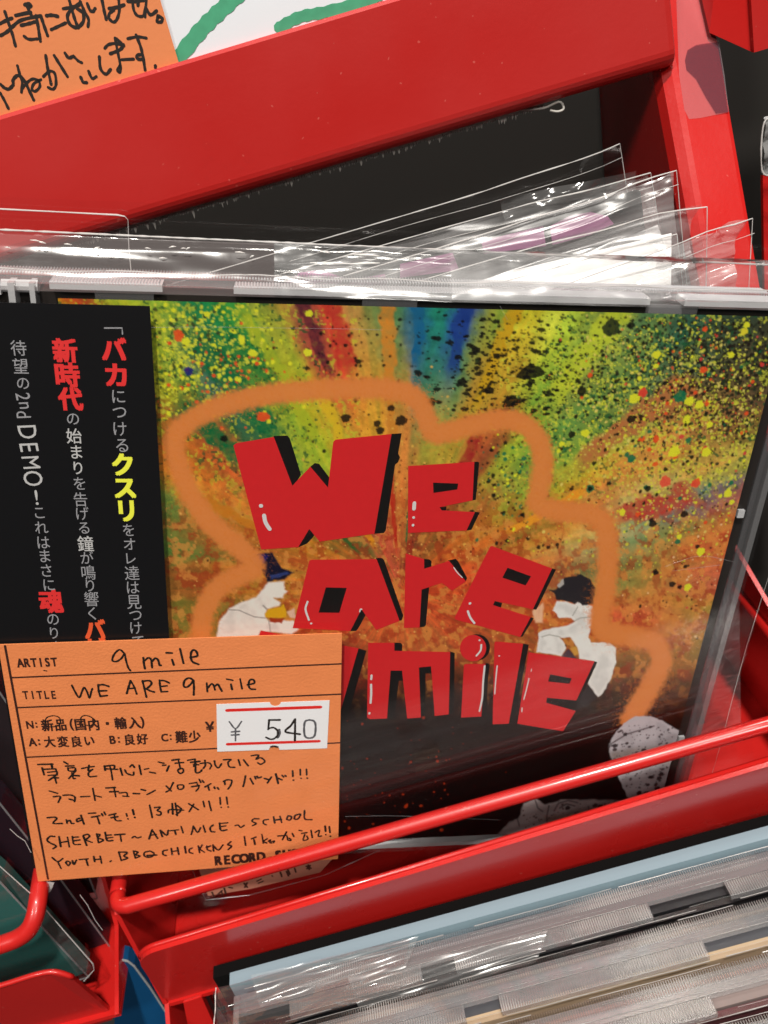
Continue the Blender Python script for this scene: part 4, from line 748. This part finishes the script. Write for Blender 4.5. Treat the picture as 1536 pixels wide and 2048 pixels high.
for h, data, wd in ((h1, H1, .42), (h1, H1b, .26), (h2, H2, .42), (h3, H3, .40), (h4, H4, .40), (h5, H5, .42), (h6, H6, .42)): strokes(mb, h[0], h[1], h[2], data, wd, kpl, KW+.02)
t.part('handwriting', mb, PEN, parent=co_, fix=False)
# the price sticker, with notches cut at its top and bottom edges
so = [(408,650)]+[(925-48*math.cos(a), 632+34*math.sin(a)) for a in np.linspace(0, math.pi, 9)]+[(1400,615),(1378,1035)]+[(915+46*math.cos(a), 1049-36*math.sin(a)) for a in np.linspace(0, math.pi, 9)]+[(415,1065)]
sq = [kp(*zz(h2, x, y)) for x, y in so]; sm = MB(); tri(sm, sq, KW+.10)
n_ = len(sq); sm.add([(p[0], p[1], KW+.10) for p in sq]+[(p[0], p[1], KW+.03) for p in sq], [(i, (i+1) % n_, n_+(i+1) % n_, n_+i) for i in range(n_)])
st_ = t.part('price_sticker', sm, STICK, label='white rectangular sticker with two red bars and the price 540', fix=False)
rb_ = MB()
for a, b, w_ in (((500,702),(1320,673),.74), ((504,999),(1308,972),.68)): 
    ribbon(rb_, [kp(*zz(h2, *a)), kp(*zz(h2, *b))], w_, KW+.12)
t.part('red_bar', rb_, REDINK, parent=st_, fix=False)
gi = MB(); bi = MB()
strokes(gi, *h2, [[(520,800),(575,862),(628,798)],[(575,860),(575,968)],[(540,890),(610,885)],[(540,918),(606,914)]], .36, kpl, KW+.13)
strokes(gi, *h2, [[(1225,785),(1190,795),(1178,830),(1178,900),(1190,935),(1225,945),(1262,932),(1275,895),(1277,830),(1262,795),(1225,785)]], .46, kpl, KW+.13)
strokes(gi, *h2, [[(958,870),(962,905),(945,940)]], .5, kpl, KW+.13)
strokes(bi, *h2, [[(965,785),(870,785)],[(870,785),(862,868)],[(862,862),(905,852),(940,875),(945,915),(920,945),(885,955),(842,938)],[(1098,778),(1060,835),(1012,888),(1140,910)],[(1098,778),(1096,968)],[(885,1020),(912,1015),(945,1022)]], .46, kpl, KW+.14)
t.part('price_digits', gi, GREYINK, parent=st_, fix=False); t.part('price_digits', bi, PEN, parent=st_, fix=False)

# ================================================================= FILM SLEEVES
def film_sheet(mb, pts4, nx=26, ny=18, amp=.4, seed=0, w=0., curl=None):
    """wavy sheet over four frame points (u,v,w) given clockwise from top left"""
    a, b, c, d = [np.array(p, float) for p in pts4]; P = []; nrm = np.cross(b-a, d-a); nrm /= np.linalg.norm(nrm)
    r = np.random.default_rng(seed); k = r.uniform(2, 9, 6); ph = r.uniform(0, 6, 6)
    for i in range(nx+1):
        row = []
        for j in range(ny+1):
            s_, q_ = i/nx, j/ny; p_ = (a*(1-s_)+b*s_)*(1-q_)+(d*(1-s_)+c*s_)*q_
            h = math.sin(k[0]*s_+k[1]*q_*2+ph[0])*.5+math.sin(k[2]*2*s_-k[3]*q_+ph[1])*.3+math.sin(k[4]*3*s_+k[5]*3*q_+ph[2])*.2
            q3 = p_+nrm*h*abs(amp)
            if curl:                                              # the free corner sags and twists
                kk = max(0., (s_-.70)/.30)**2*max(0., 1-q_/.25); q3 = q3+np.array(curl)*kk+np.array((.5*math.sin(i*1.1), .45*math.sin(i*.9+seed), .7*math.sin(i*1.3)))*kk
            row.append(tuple(q3))
        P.append(row)
    mb.grid(P); return P
def fold_line(mb, pts, r=.16):
    pts = [tuple(p) for p in pts]; n = len(pts)
    mb.tube(pts, [r*(.42+.65*abs(math.sin(i*1.9+pts[0][0]))*random.uniform(.6, 1.1)) for i in range(n)], 6)
# --- sleeve of the painted case
t = Thing('plastic_sleeve', 'clear film sleeve around the painted case, its mouth open above the case', 'sleeve', CDM, CDW(70, -128, 0), (70, -128, 0), 'clear film sleeves')
t.part('front_film', MB().add(*(lambda m: (m.v, m.f))((lambda m: (film_sheet(m, [(-2, -1.5, 1.5), (145.5, -1.5, 1.5), (145.5, -127.5, 1.5), (-2, -127.5, 1.5)], 40, 30, .10, 3), m)[1])(MB()))), FILM, smooth=True)
a = (*up2(cdp(-160, 452, -5)), -5); b = (*up2(cdp(1700, 537, -5)), -5)
def mouth(x0, x1, nx, seed, off=0., prof=None):
    r_ = np.random.default_rng(seed); ph = r_.uniform(0, 6, 5); P_ = []
    for i in range(nx+1):
        x = x0+(x1-x0)*i/nx; k = (x-a[0])/(b[0]-a[0]); yt = a[1]+(b[1]-a[1])*k; row = []
        pr = [(yt, -5.), (yt*.72+1.2, -5.2), (6.2, -4.6), (4.6, -3.5), (3.2, -2.2), (1.9, -.8), (.6, .25), (-1.0, .6)]
        for j, (yy, z_) in enumerate(pr):
            wob = .25*math.sin(x*.21+ph[0]+j)+.16*math.sin(x*.55+ph[1]-j*1.3)+.10*math.sin(x*1.3+ph[2]+j*.7)
            row.append((x, yy, z_+off+wob*(1 if 0 < j < 6 else .25)))
        P_.append(row)
    return P_
P = mouth(a[0], 146, 132, 8)
for q in range(len(P)):                       # the left part lies calm, the right part is crumpled
    kf = .22+.78*min(1, max(0, (P[q][0][0]-40)/35)); yt = a[1]+(b[1]-a[1])*(P[q][0][0]-a[0])/(b[0]-a[0])
    base_ = [-5., -5.2, -4.6, -3.5, -2.2, -.8, .25, .6]; P[q] = [(x_, y_, base_[j_]+(z_-base_[j_])*kf) for j_, (x_, y_, z_) in enumerate(P[q])]
xs_ = [r_[0][0] for r_ in P]; ci = lambda x_: min(range(len(xs_)), key=lambda i_: abs(xs_[i_]-x_))
i1, i2, i3 = ci(50), ci(78), ci(123)
for a_, b_, m_ in ((0, i1, CALMF), (i1, i2, MOUTHF), (i2, i3, GLAREF), (i3, len(P)-1, MOUTHF)): t.part('mouth_film', MB().grid(P[a_:b_+1]), m_, smooth=True)
mbf = MB(); film_sheet(mbf, [(-2, 10.5, -11), (147, 10.5, -11), (147, -127, -11), (-2, -127, -11)], 40, 20, .2, 5); t.part('back_film', mbf, FILM, smooth=True)
fl_ = MB(); fold_line(fl_, [p[0] for p in P], .17); fold_line(fl_, [(x, 1.0+.2*math.sin(x*.3), -4.4) for x in np.linspace(-2, 146, 40)], .12)
fold_line(fl_, [(145.6, -1-i*6.3, 1.0-.4*math.sin(i*.7)) for i in range(21)], .05); pass
sc_l = MB()
for q in ([(303,655),(420,654),(560,656),(700,658),(765,660)], [(1330,1133),(1400,1112),(1470,1124)], [(1345,1142),(1440,1130)], [(1425,1222),(1440,1224),(1470,1208)], [(1000,612),(1015,640)], [(690,1633),(800,1632),(1000,1640)]):
    fold_line(sc_l, smooth_line([(*up2(cdp(x, y, 1.7)), 1.7) for x, y in q], 5), .035)
t.part('film_crease', sc_l, EDGE, kind='stuff')
t.part('fold', fl_, FOLD)
fp = [(*up2(cdp(x, y, -9)), -9) for x, y in ((-160,408),(0,418),(120,424),(235,430),(250,433),(256,440),(258,500),(262,540))]
fk = MB(); fk.add(fp+[(*up2(cdp(-160, 560, -9)), -9)], [tuple(range(len(fp)+1))]); t.part('flap', fk, FILM, label='rounded sealing flap of the sleeve')
fk = MB(); fold_line(fk, fp[:5], .14); fold_line(fk, fp[4:], .07); t.part('flap_fold', fk, FOLD)
lp_ = MB(); lq = [(*up2(cdp(x, y, .6)), .6) for x, y in ((76,1760),(74,1778),(84,1790),(100,1783),(108,1765))]; lp_.add(lq, [tuple(range(5))]); fold_line(lp_, smooth_line(lq, 4), .07); t.part('corner_loop', lp_, FOLD)
# short creases in the mouth film, their sparkle put into a white colour
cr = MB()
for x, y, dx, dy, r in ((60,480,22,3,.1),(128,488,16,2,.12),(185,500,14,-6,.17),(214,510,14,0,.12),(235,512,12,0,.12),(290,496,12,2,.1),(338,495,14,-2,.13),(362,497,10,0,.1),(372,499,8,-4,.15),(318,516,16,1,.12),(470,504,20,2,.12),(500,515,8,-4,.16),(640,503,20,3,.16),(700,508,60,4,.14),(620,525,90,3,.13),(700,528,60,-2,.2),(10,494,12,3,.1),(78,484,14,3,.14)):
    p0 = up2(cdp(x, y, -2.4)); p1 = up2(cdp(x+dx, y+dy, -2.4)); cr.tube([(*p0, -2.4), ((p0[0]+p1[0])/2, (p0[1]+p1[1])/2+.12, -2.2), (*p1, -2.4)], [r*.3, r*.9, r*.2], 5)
t.part('crease', cr, mat("white_crease_sparkle", (.9, .88, .85), rough=.15, coat=1.), kind='stuff')

# --- the sleeves standing behind it
GLARE = mat("glare_white", (.93, .92, .91), rough=.5)
WHT = clear("milky_film", rough=.12, ior=1.5, tint=(.95, .95, .95), haze=.20, hazecol=(.9, .9, .9), bump=1., bscale=80, boost=2.2, base=.05, stretch=(.6, 3, 1))
VEIL = clear("veil_film", rough=.22, ior=1.5, tint=(.96, .96, .96), haze=.13, hazecol=(.92, .90, .90), bump=1., bscale=42, boost=2.0, base=.02, stretch=(.5, 3, 1), hv=(35, (.5, 2, 1), .1))  # white veil of glare put into the film colour
def rear_sleeve(label, w, vt, ur, skew=0., ul=-20, lean=0., seed=1, inner=True, top=None, hem=0., topdepth=16, curl=None):
    t_ = rthing('plastic_sleeve', label, 'sleeve', ((ul+ur)/2, -160, w), 'clear film sleeves')
    m_ = MB(); P_ = film_sheet(m_, [(ul, vt+skew, w-lean), (ur, vt, w-lean), (ur+.3-hem, -159, w+3), (ul, -159, w+3)], 40, 24, .55, seed, curl=curl); t_.part('film', m_, FILM, smooth=True)
    f_ = MB(); fold_line(f_, [p[0] for p in P_], .15); fold_line(f_, P_[-1][:12], .09)
    if inner: fold_line(f_, [(p[0][0], p[0][1]-1.4-.03*i-.25*math.sin(i*.4), p[0][2]+.3) for i, p in enumerate(P_)][len(P_)//2:], .06)
    t_.part('fold', f_, FOLD)
    if top:
        m_ = MB(); film_sheet(m_, [(ul+40, vt+skew*.6-.3, w-lean+.4), (ur-.2, vt-.3, w-lean-1.2), (ur-1, vt-topdepth, w+1.6), (ul+40, vt-topdepth, w+1.6)], 60, 14, 1.0, seed+50, curl=curl); t_.part('wrinkled_top', m_, top, smooth=True)
    return t_
t = rear_sleeve('rearmost clear sleeve with a crumpled glinting corner below the red panel', -40, -19.6, 118, lean=3, seed=21, curl=(-1.5, 2.2, 3.))
ck = MB(); film_sheet(ck, [(92, -21, -40), (119, -23, -39), (116, -33, -38), (92, -30, -39)], 26, 10, 1.1, 4); t.part('crumpled_corner', ck, clear("crumpled_film", rough=.12, ior=1.5, tint=(.95, .95, .95), haze=.06, bump=1., bscale=45, boost=2.5, stretch=(1, 2.5, 1)), smooth=True)
rear_sleeve('second clear sleeve from the back, its top edge a double bright line', -34, -22.2, 121.0, skew=.8, seed=22, top=VEIL, curl=(-2, -.4, 2.))
rear_sleeve('clear sleeve over the purple and black print', -27, -23.2, 121.8, skew=-.5, seed=23, hem=1, top=VEIL, curl=(1., .6, -1.5))
rear_sleeve('clear sleeve with a torn-looking right corner in front of the purple print', -22, -26.2, 122.5, skew=-2.5, seed=24, inner=False, hem=4, top=VEIL, curl=(1.5, -1.2, 3.))
tE = rear_sleeve('clear sleeve around the white card put in for the glare', -16.5, -30.2, 117.5, skew=2., seed=25, inner=False)
m_ = MB(); film_sheet(m_, [(62, -33.5, -22.5), (117.3, -30.4, -25.5), (117.3, -44, -13.4), (62, -44, -13.4)], 60, 16, .5, 81); tE.part('bulging_film', m_, GLAREF, smooth=True, label='bulging film blown out white by the ceiling light')
rear_sleeve('small wrinkled clear sleeve sticking out furthest right behind the painted case', -12.8, -30.4, 126.5, ul=40, skew=-5, seed=26, hem=7, top=WHT, topdepth=12, curl=(2., 1.5, 2.))
# the printed card in the third sleeve: black with purple shapes
t = rthing('printed_sleeve', 'black card sleeve with purple shapes, glimpsed above the painted case', 'cd', (50, -160, -29))
bo_ = t.part('card', MB().box(-18, 116, -160, -24.4, -31, -29), mat("gap_shade", (.012, .011, .012), rough=.5))
pp = MB()
for q in ([(962,482),(1086,452),(1092,492),(968,508)], [(1100,452),(1140,432),(1180,424),(1215,432),(1228,448),(1180,470),(1105,490)], [(800,528),(905,505),(918,540),(800,556)], [(700,560),(770,548),(780,590),(700,590)], [(560,572),(600,545),(640,540),(690,556),(660,590),(560,600)]):
    pp.flat([rkp(x, y, w=-28.9)[:2] for x, y in q], -28.9)
t.part('purple_print', pp, mat("purple_print", (.40, .15, .30), rough=.5, var=.25, vscale=90), parent=bo_, fix=False)
# white card added for the glare on the film
t = rthing('glare_card', 'white card put in for the film glare above the right end of the painted case', 'card', (60, -158, -19))
wi = [rkp(x, y, w=ww) for x, y, ww in ((1343,466,-24.5),(1342,600,-15),(640,760,-15),(720,640,-21),(1010,545,-24.5))]
t.part('card', plate(MB(), wi[::-1], .5), GLARE)
# pink printed sleeve at the right under the guard
t = rthing('pink_sleeve', 'pale pink printed card with a white lower edge, right of the painted case', 'cd', (108, -160, -20))
q = [rkp(x, y, w=-21)[:2] for x, y in ((1300,1370),(1345,1350),(1375,1375),(1400,1480),(1398,1500),(1180,1560),(1180,1500))]
PINK = mat("pink_print", (.55, .30, .36), rough=.5, var=.35, vscale=180)
po = t.part('card', MB().prism(q, -21.6, -21), PINK); q2 = [rkp(x, y, w=-20.9)[:2] for x, y in ((1240,1518),(1402,1478),(1402,1486),(1240,1528))]
t.part('white_edge', MB().prism(q2, -21, -20.8), WHITEPRINT, parent=po)
t.part('film', MB().prism([rkp(x, y, w=-19)[:2] for x, y in ((1478,1180),(1480,1300),(1482,1445),(1200,1530),(1300,1180))], -19.1, -19), FILMW)
# second price card seen below the first
t = rthing('price_card', 'peach coloured card with faint writing, half hidden under the wire guard', 'price card', (10, -150, -6))
q = [rkp(x, y, w=-6)[:2] for x, y in ((385,1700),(416,1792),(500,1778),(640,1745),(690,1690))]
po = t.part('card', MB().prism(q, -6.3, -6), mat("peach_card", (.38, .15, .10), rough=.6, var=.2, vscale=200))
sb = MB()
strokes(sb, 380, 1680, .2734, [[(160,380),(178,415)],[(205,395),(235,368)],[(228,372),(240,402)],[(250,352),(262,392)],[(285,345),(310,350)],[(395,315),(420,345)],[(400,345),(418,312)],[(490,300),(520,285)],[(500,315),(535,300)],[(600,260),(604,264)],[(660,235),(672,268)],[(705,228),(720,262)],[(715,215),(730,250)],[(765,205),(775,235)],[(850,190),(885,205)],[(855,210),(880,185)],[(865,180),(872,215)]], .42, rkplane(-6), -5.95)
t.part('faint_writing', sb, BROWNINK, parent=po, fix=False)
fz = MB(); fq = [rkp(x, y, w=-5)[:2] for x, y in ((372,1712),(412,1800),(500,1790),(650,1750),(760,1700))]; fz.tube([(*p_, -5) for p_ in fq], .06, 6); t.part('film_edge', fz, EDGE)

# ================================================================= LOWER ROW, SEEN EDGE-ON
def lower_case(label, u0, w0, vt, traycol, papers, ribm=RIBL, W=142.):
    t_ = Thing('cd_case', label, 'cd case', RKM, rk(u0, vt-125, w0), (0, 0, 0), 'cases in the lower tray')
    jewel(t_, W=W, tray_mat=traycol, rib_mat=ribm, edge=EDGEL, papers=papers, rh=.35, segs=((12, 40), (47, 88), (104, 139)))
    ln = MB()  # highlights along the case edges, modelled as pale tubes
    for z_, r_ in ((-.15, .12), (-1.2, .05), (-4.75, .08), (-5.6, .05), (-8.2, .05), (-9.9, .10)):
        x_ = random.uniform(2, 14)
        while x_ < 132:
            e_ = min(138, x_+random.uniform(8, 46)); n_s = max(2, int((e_-x_)/6))
            ln.tube([(x_+(e_-x_)*i/n_s, 125.12+random.uniform(-.05, .05), z_+random.uniform(-.05, .05)) for i in range(n_s+1)], [r_*random.uniform(.35, 1.1) for i in range(n_s+1)], 5); x_ = e_+random.uniform(1, 16); t_.part('edge_glint', ln, FOLD, kind='stuff')
    return t_
cream = mat("cream_tray", (.34, .28, .21), rough=.5); greyt = mat("grey_tray", (.05, .052, .06), rough=.4); brown = mat("brown_tray", (.12, .05, .04), rough=.5); pal = mat("pale_tray", (.22, .17, .16), rough=.5); dk = mat("charcoal_tray", (.012, .012, .014), rough=.4)
PALEBLUE = mat("pale_blue_paper", (.22, .31, .36), rough=.45)
t = rthing('paper_sleeve', 'pale blue paper sleeve at the back of the lower row, just under the red lip', 'cd', (50, -270, 14), None)
t.part('sleeve', MB().box(-6, 128, -270, -150.4, 12.9, 15.9), PALEBLUE)
t = rthing('gap_shade', 'black strip put in for the dark gap between the red lip and the pale blue sleeve', 'card', (50, -270, 11))  # the shaded gap put in as a black slab
t.part('card', MB().box(-10, 126, -270, -150.9, 9.8, 12.7), mat('gap_shade_black', (.003, .003, .003), rough=.9, spec=.1))
white_p = mat("white_booklet_edge", (.55, .55, .56), rough=.5); tan_p = mat("tan_booklet_edge", (.42, .31, .20), rough=.5); black_p = mat("black_booklet_edge", (.01, .01, .012), rough=.4); rust_p = mat("rust_booklet_edge", (.35, .09, .03), rough=.5); plum_p = mat("plum_booklet_edge", (.10, .03, .035), rough=.5); orange_p = mat("orange_tab", (.70, .16, .03), rough=.5)
lower_case('charcoal jewel case at the back of the lower row, its left end under shiny film', -5, 27.6, -150.5, dk, [('booklet', -2.6, -1.3, 2.2, black_p), ('inlay_card', -8.7, -8.4, 1.5, white_p)])
lower_case('cream-lined jewel case second in the lower row', 2, 38.3, -150.8, greyt, [('booklet', -3.1, -1.3, 1.9, tan_p), ('inlay_card', -8.8, -8.3, 1.5, cream)])
lower_case('pinkish jewel case third in the lower row', -1, 48.9, -151.2, pal, [('booklet', -2.6, -1.3, 1.9, plum_p), ('inlay_card', -8.8, -8.2, 1.5, rust_p)])
lower_case('brown-lined jewel case fourth in the lower row', 3, 59.6, -151.5, brown, [('booklet', -2.4, -1.3, 2, cream), ('inlay_card', -8.8, -8.4, 1.5, white_p)])
GLINT2 = clear('sparkling_film', rough=.2, ior=1.5, tint=(.96, .96, .96), haze=.06, bump=.7, bscale=45, boost=2.2, base=.02, stretch=(.6, 1.5, 1.5))
t = rthing('plastic_sleeve', 'crumpled glinting film sleeve over the left end of the charcoal case', 'sleeve', (10, -260, 24), 'clear film sleeves')
m_ = MB(); film_sheet(m_, [(-8, -148.4, 17.0), (34, -149.0, 17.0), (30, -149.8, 28.2), (-8, -149.6, 28.4)], 40, 14, .55, 31); film_sheet(m_, [(-8.5, -148.4, 17.6), (-8, -149.4, 29.5), (-8, -185, 29.8), (-8.5, -185, 17)], 12, 14, .6, 33)
t.part('film', m_, clear("glinting_film", rough=.06, ior=1.5, tint=(.96, .96, .96), haze=.03, bump=1., bscale=90, boost=3, stretch=(.5, 2, 3)), smooth=True)
f_ = MB(); fold_line(f_, [(-8.3, -148.6+.2*math.sin(i), 17.0+i) for i in range(12)], .16); t.part('fold', f_, FOLD)

for u0_, u1_, w0_, v0_, sd in ((0, 36, 17.8, -146.6, 61), (20, 62, 22.5, -149.0, 62), (108, 124, 24, -148.8, 64)):
    m_ = MB(); film_sheet(m_, [(u0_, v0_, w0_), (u1_, v0_-.8, w0_+1), (u1_-4, v0_-3.2, w0_+5.5), (u0_+1, v0_-3.4, w0_+5.4)], 36, 10, .45, sd); t.part('bulging_film', m_, GLINT2, smooth=True)

# ================================================================= LEFT TRAY CONTENTS
def leaning_case(label, pts, w, m_, th_=6., film=True, name='cd_case'):
    q = [rkp(x, y, w=w) for x, y in pts]; c_ = np.mean(q, 0)
    t_ = rthing(name, label, 'cd case', (float(c_[0]), min(p_[1] for p_ in q), w-th_/2), None)
    t_.part('insert', MB().prism([p_[:2] for p_ in q], w-th_, w-.8), m_)
    c0 = c_[:2]; big = [tuple(c0+(np.array(p_[:2])-c0)*1.03) for p_ in q]
    t_.part('case_shell', MB().prism(big, w-th_-.8, w), CLEAR)
    e_ = MB(); bp_ = [(*p_, w+.05) for p_ in big]; e_.tube(bp_+[bp_[0]], .22, 6); t_.part('rim', e_, EDGE)
    return t_
TEAL = mat("teal_print", (.022, .095, .085), rough=.4, var=.25, vscale=40)
t = leaning_case('teal case leaning in the left tray behind its wire', ((-150,1640),(0,1768),(172,1952),(100,1975),(0,1992),(-150,2040)), 2, TEAL)
fm = MB(); film_sheet(fm, [rkp(-20, 1715, w=1), rkp(70, 1795, w=1), rkp(186, 1935, w=3), rkp(165, 1965, w=4)], 20, 8, .4, 44); t.part('film', fm, FILMW, smooth=True)
fm = MB(); fold_line(fm, [rkp(x, y, w=3) for x, y in ((-20,1715),(70,1795),(186,1928),(188,1940),(168,1962))], .15); t.part('fold', fm, FOLD)
DARKC = mat("dark_print", (.018, .012, .014), rough=.4); DKV = mat("dark_violet_print", (.02, .010, .016), rough=.35)
leaning_case('dark case leaning behind the teal one in the left tray', ((-150,1480),(0,1610),(120,1760),(215,1890),(120,1930),(-150,1700)), -12, DKV)
leaning_case('darkest case at the back of the left tray, beside the orange card', ((-150,1200),(0,1390),(75,1500),(190,1790),(100,1800),(-150,1560)), -24, DARKC)
leaning_case('grey-edged case seen left of the orange card', ((-150,1130),(-20,1300),(40,1420),(60,1520),(0,1500),(-150,1400)), -34, mat("dull_grey_print", (.06, .055, .05), rough=.4))
cr = MB()
for q in ([(20,1658),(35,1672),(50,1682),(62,1705)], [(160,1790),(175,1810),(190,1840),(205,1860)]):
    cr.tube([rkp(x, y, w=3.6) for x, y in q], .07, 5)
t = rthing('film_scrap', 'thin glinting folds of film beside the orange card in the left tray', 'film', (-40, -130, 3)); t.part('fold', cr, FOLD)

# crumpled film in the corner tray (upper right) and at the right edge
t = rthing('plastic_sleeve', 'crumpled clear film lying in the upper right tray corner', 'sleeve', (140, 0, -50), 'clear film sleeves')
m_ = MB(); film_sheet(m_, [rkp(1425, -40, w=-50), rkp(1505, -40, w=-46), rkp(1505, 60, w=-44), rkp(1440, 70, w=-48)], 16, 14, 1.3, 51); t.part('film', m_, WHT, smooth=True)
t = rthing('plastic_sleeve', 'rounded corner of a clear sleeve at the right edge beyond the red post', 'sleeve', (160, -40, -50), 'clear film sleeves')
m_ = MB(); film_sheet(m_, [rkp(1530, 235, w=-46), rkp(1640, 200, w=-46), rkp(1640, 380, w=-46), rkp(1524, 345, w=-46)], 14, 14, 1.0, 52); t.part('film', m_, WHT, smooth=True)
f_ = MB(); fold_line(f_, smooth_line([rkp(x, y, w=-45.6) for x, y in ((1600,215),(1545,232),(1526,255),(1524,340),(1545,352))], 4), .2); t.part('fold', f_, FOLD)
t = rthing('cd_tray', 'dark red tray side at the right edge beyond the post', 'tray', (160, -60, -56), 'red metal trays')
t.part('side_plate', plate(MB(), [rkp(1521, 350, w=-56), rkp(1640, 380, w=-56), rkp(1640, 900, w=-50), rkp(1530, 900, w=-50)], 1), RED)
# black block put in for the dark gap at the right under the lip
t = rthing('gapfill', 'small black bracket put in for the dark gap at the right end under the red lip', 'gapfill', (110, -165, 9))
q = [rkp(x, y, w=9)[:2] for x, y in ((1482,1672),(1600,1640),(1600,1690),(1500,1722),(1478,1712))]; t.part('gapfill_body', MB().prism(q, 7.4, 9.6), mat("gapfill_black", (.012, .008, .008), rough=.5))
print('objects', len(bpy.data.objects), 'tris', sum(len(o.data.polygons)*2 for o in bpy.data.objects if o.type == 'MESH'))
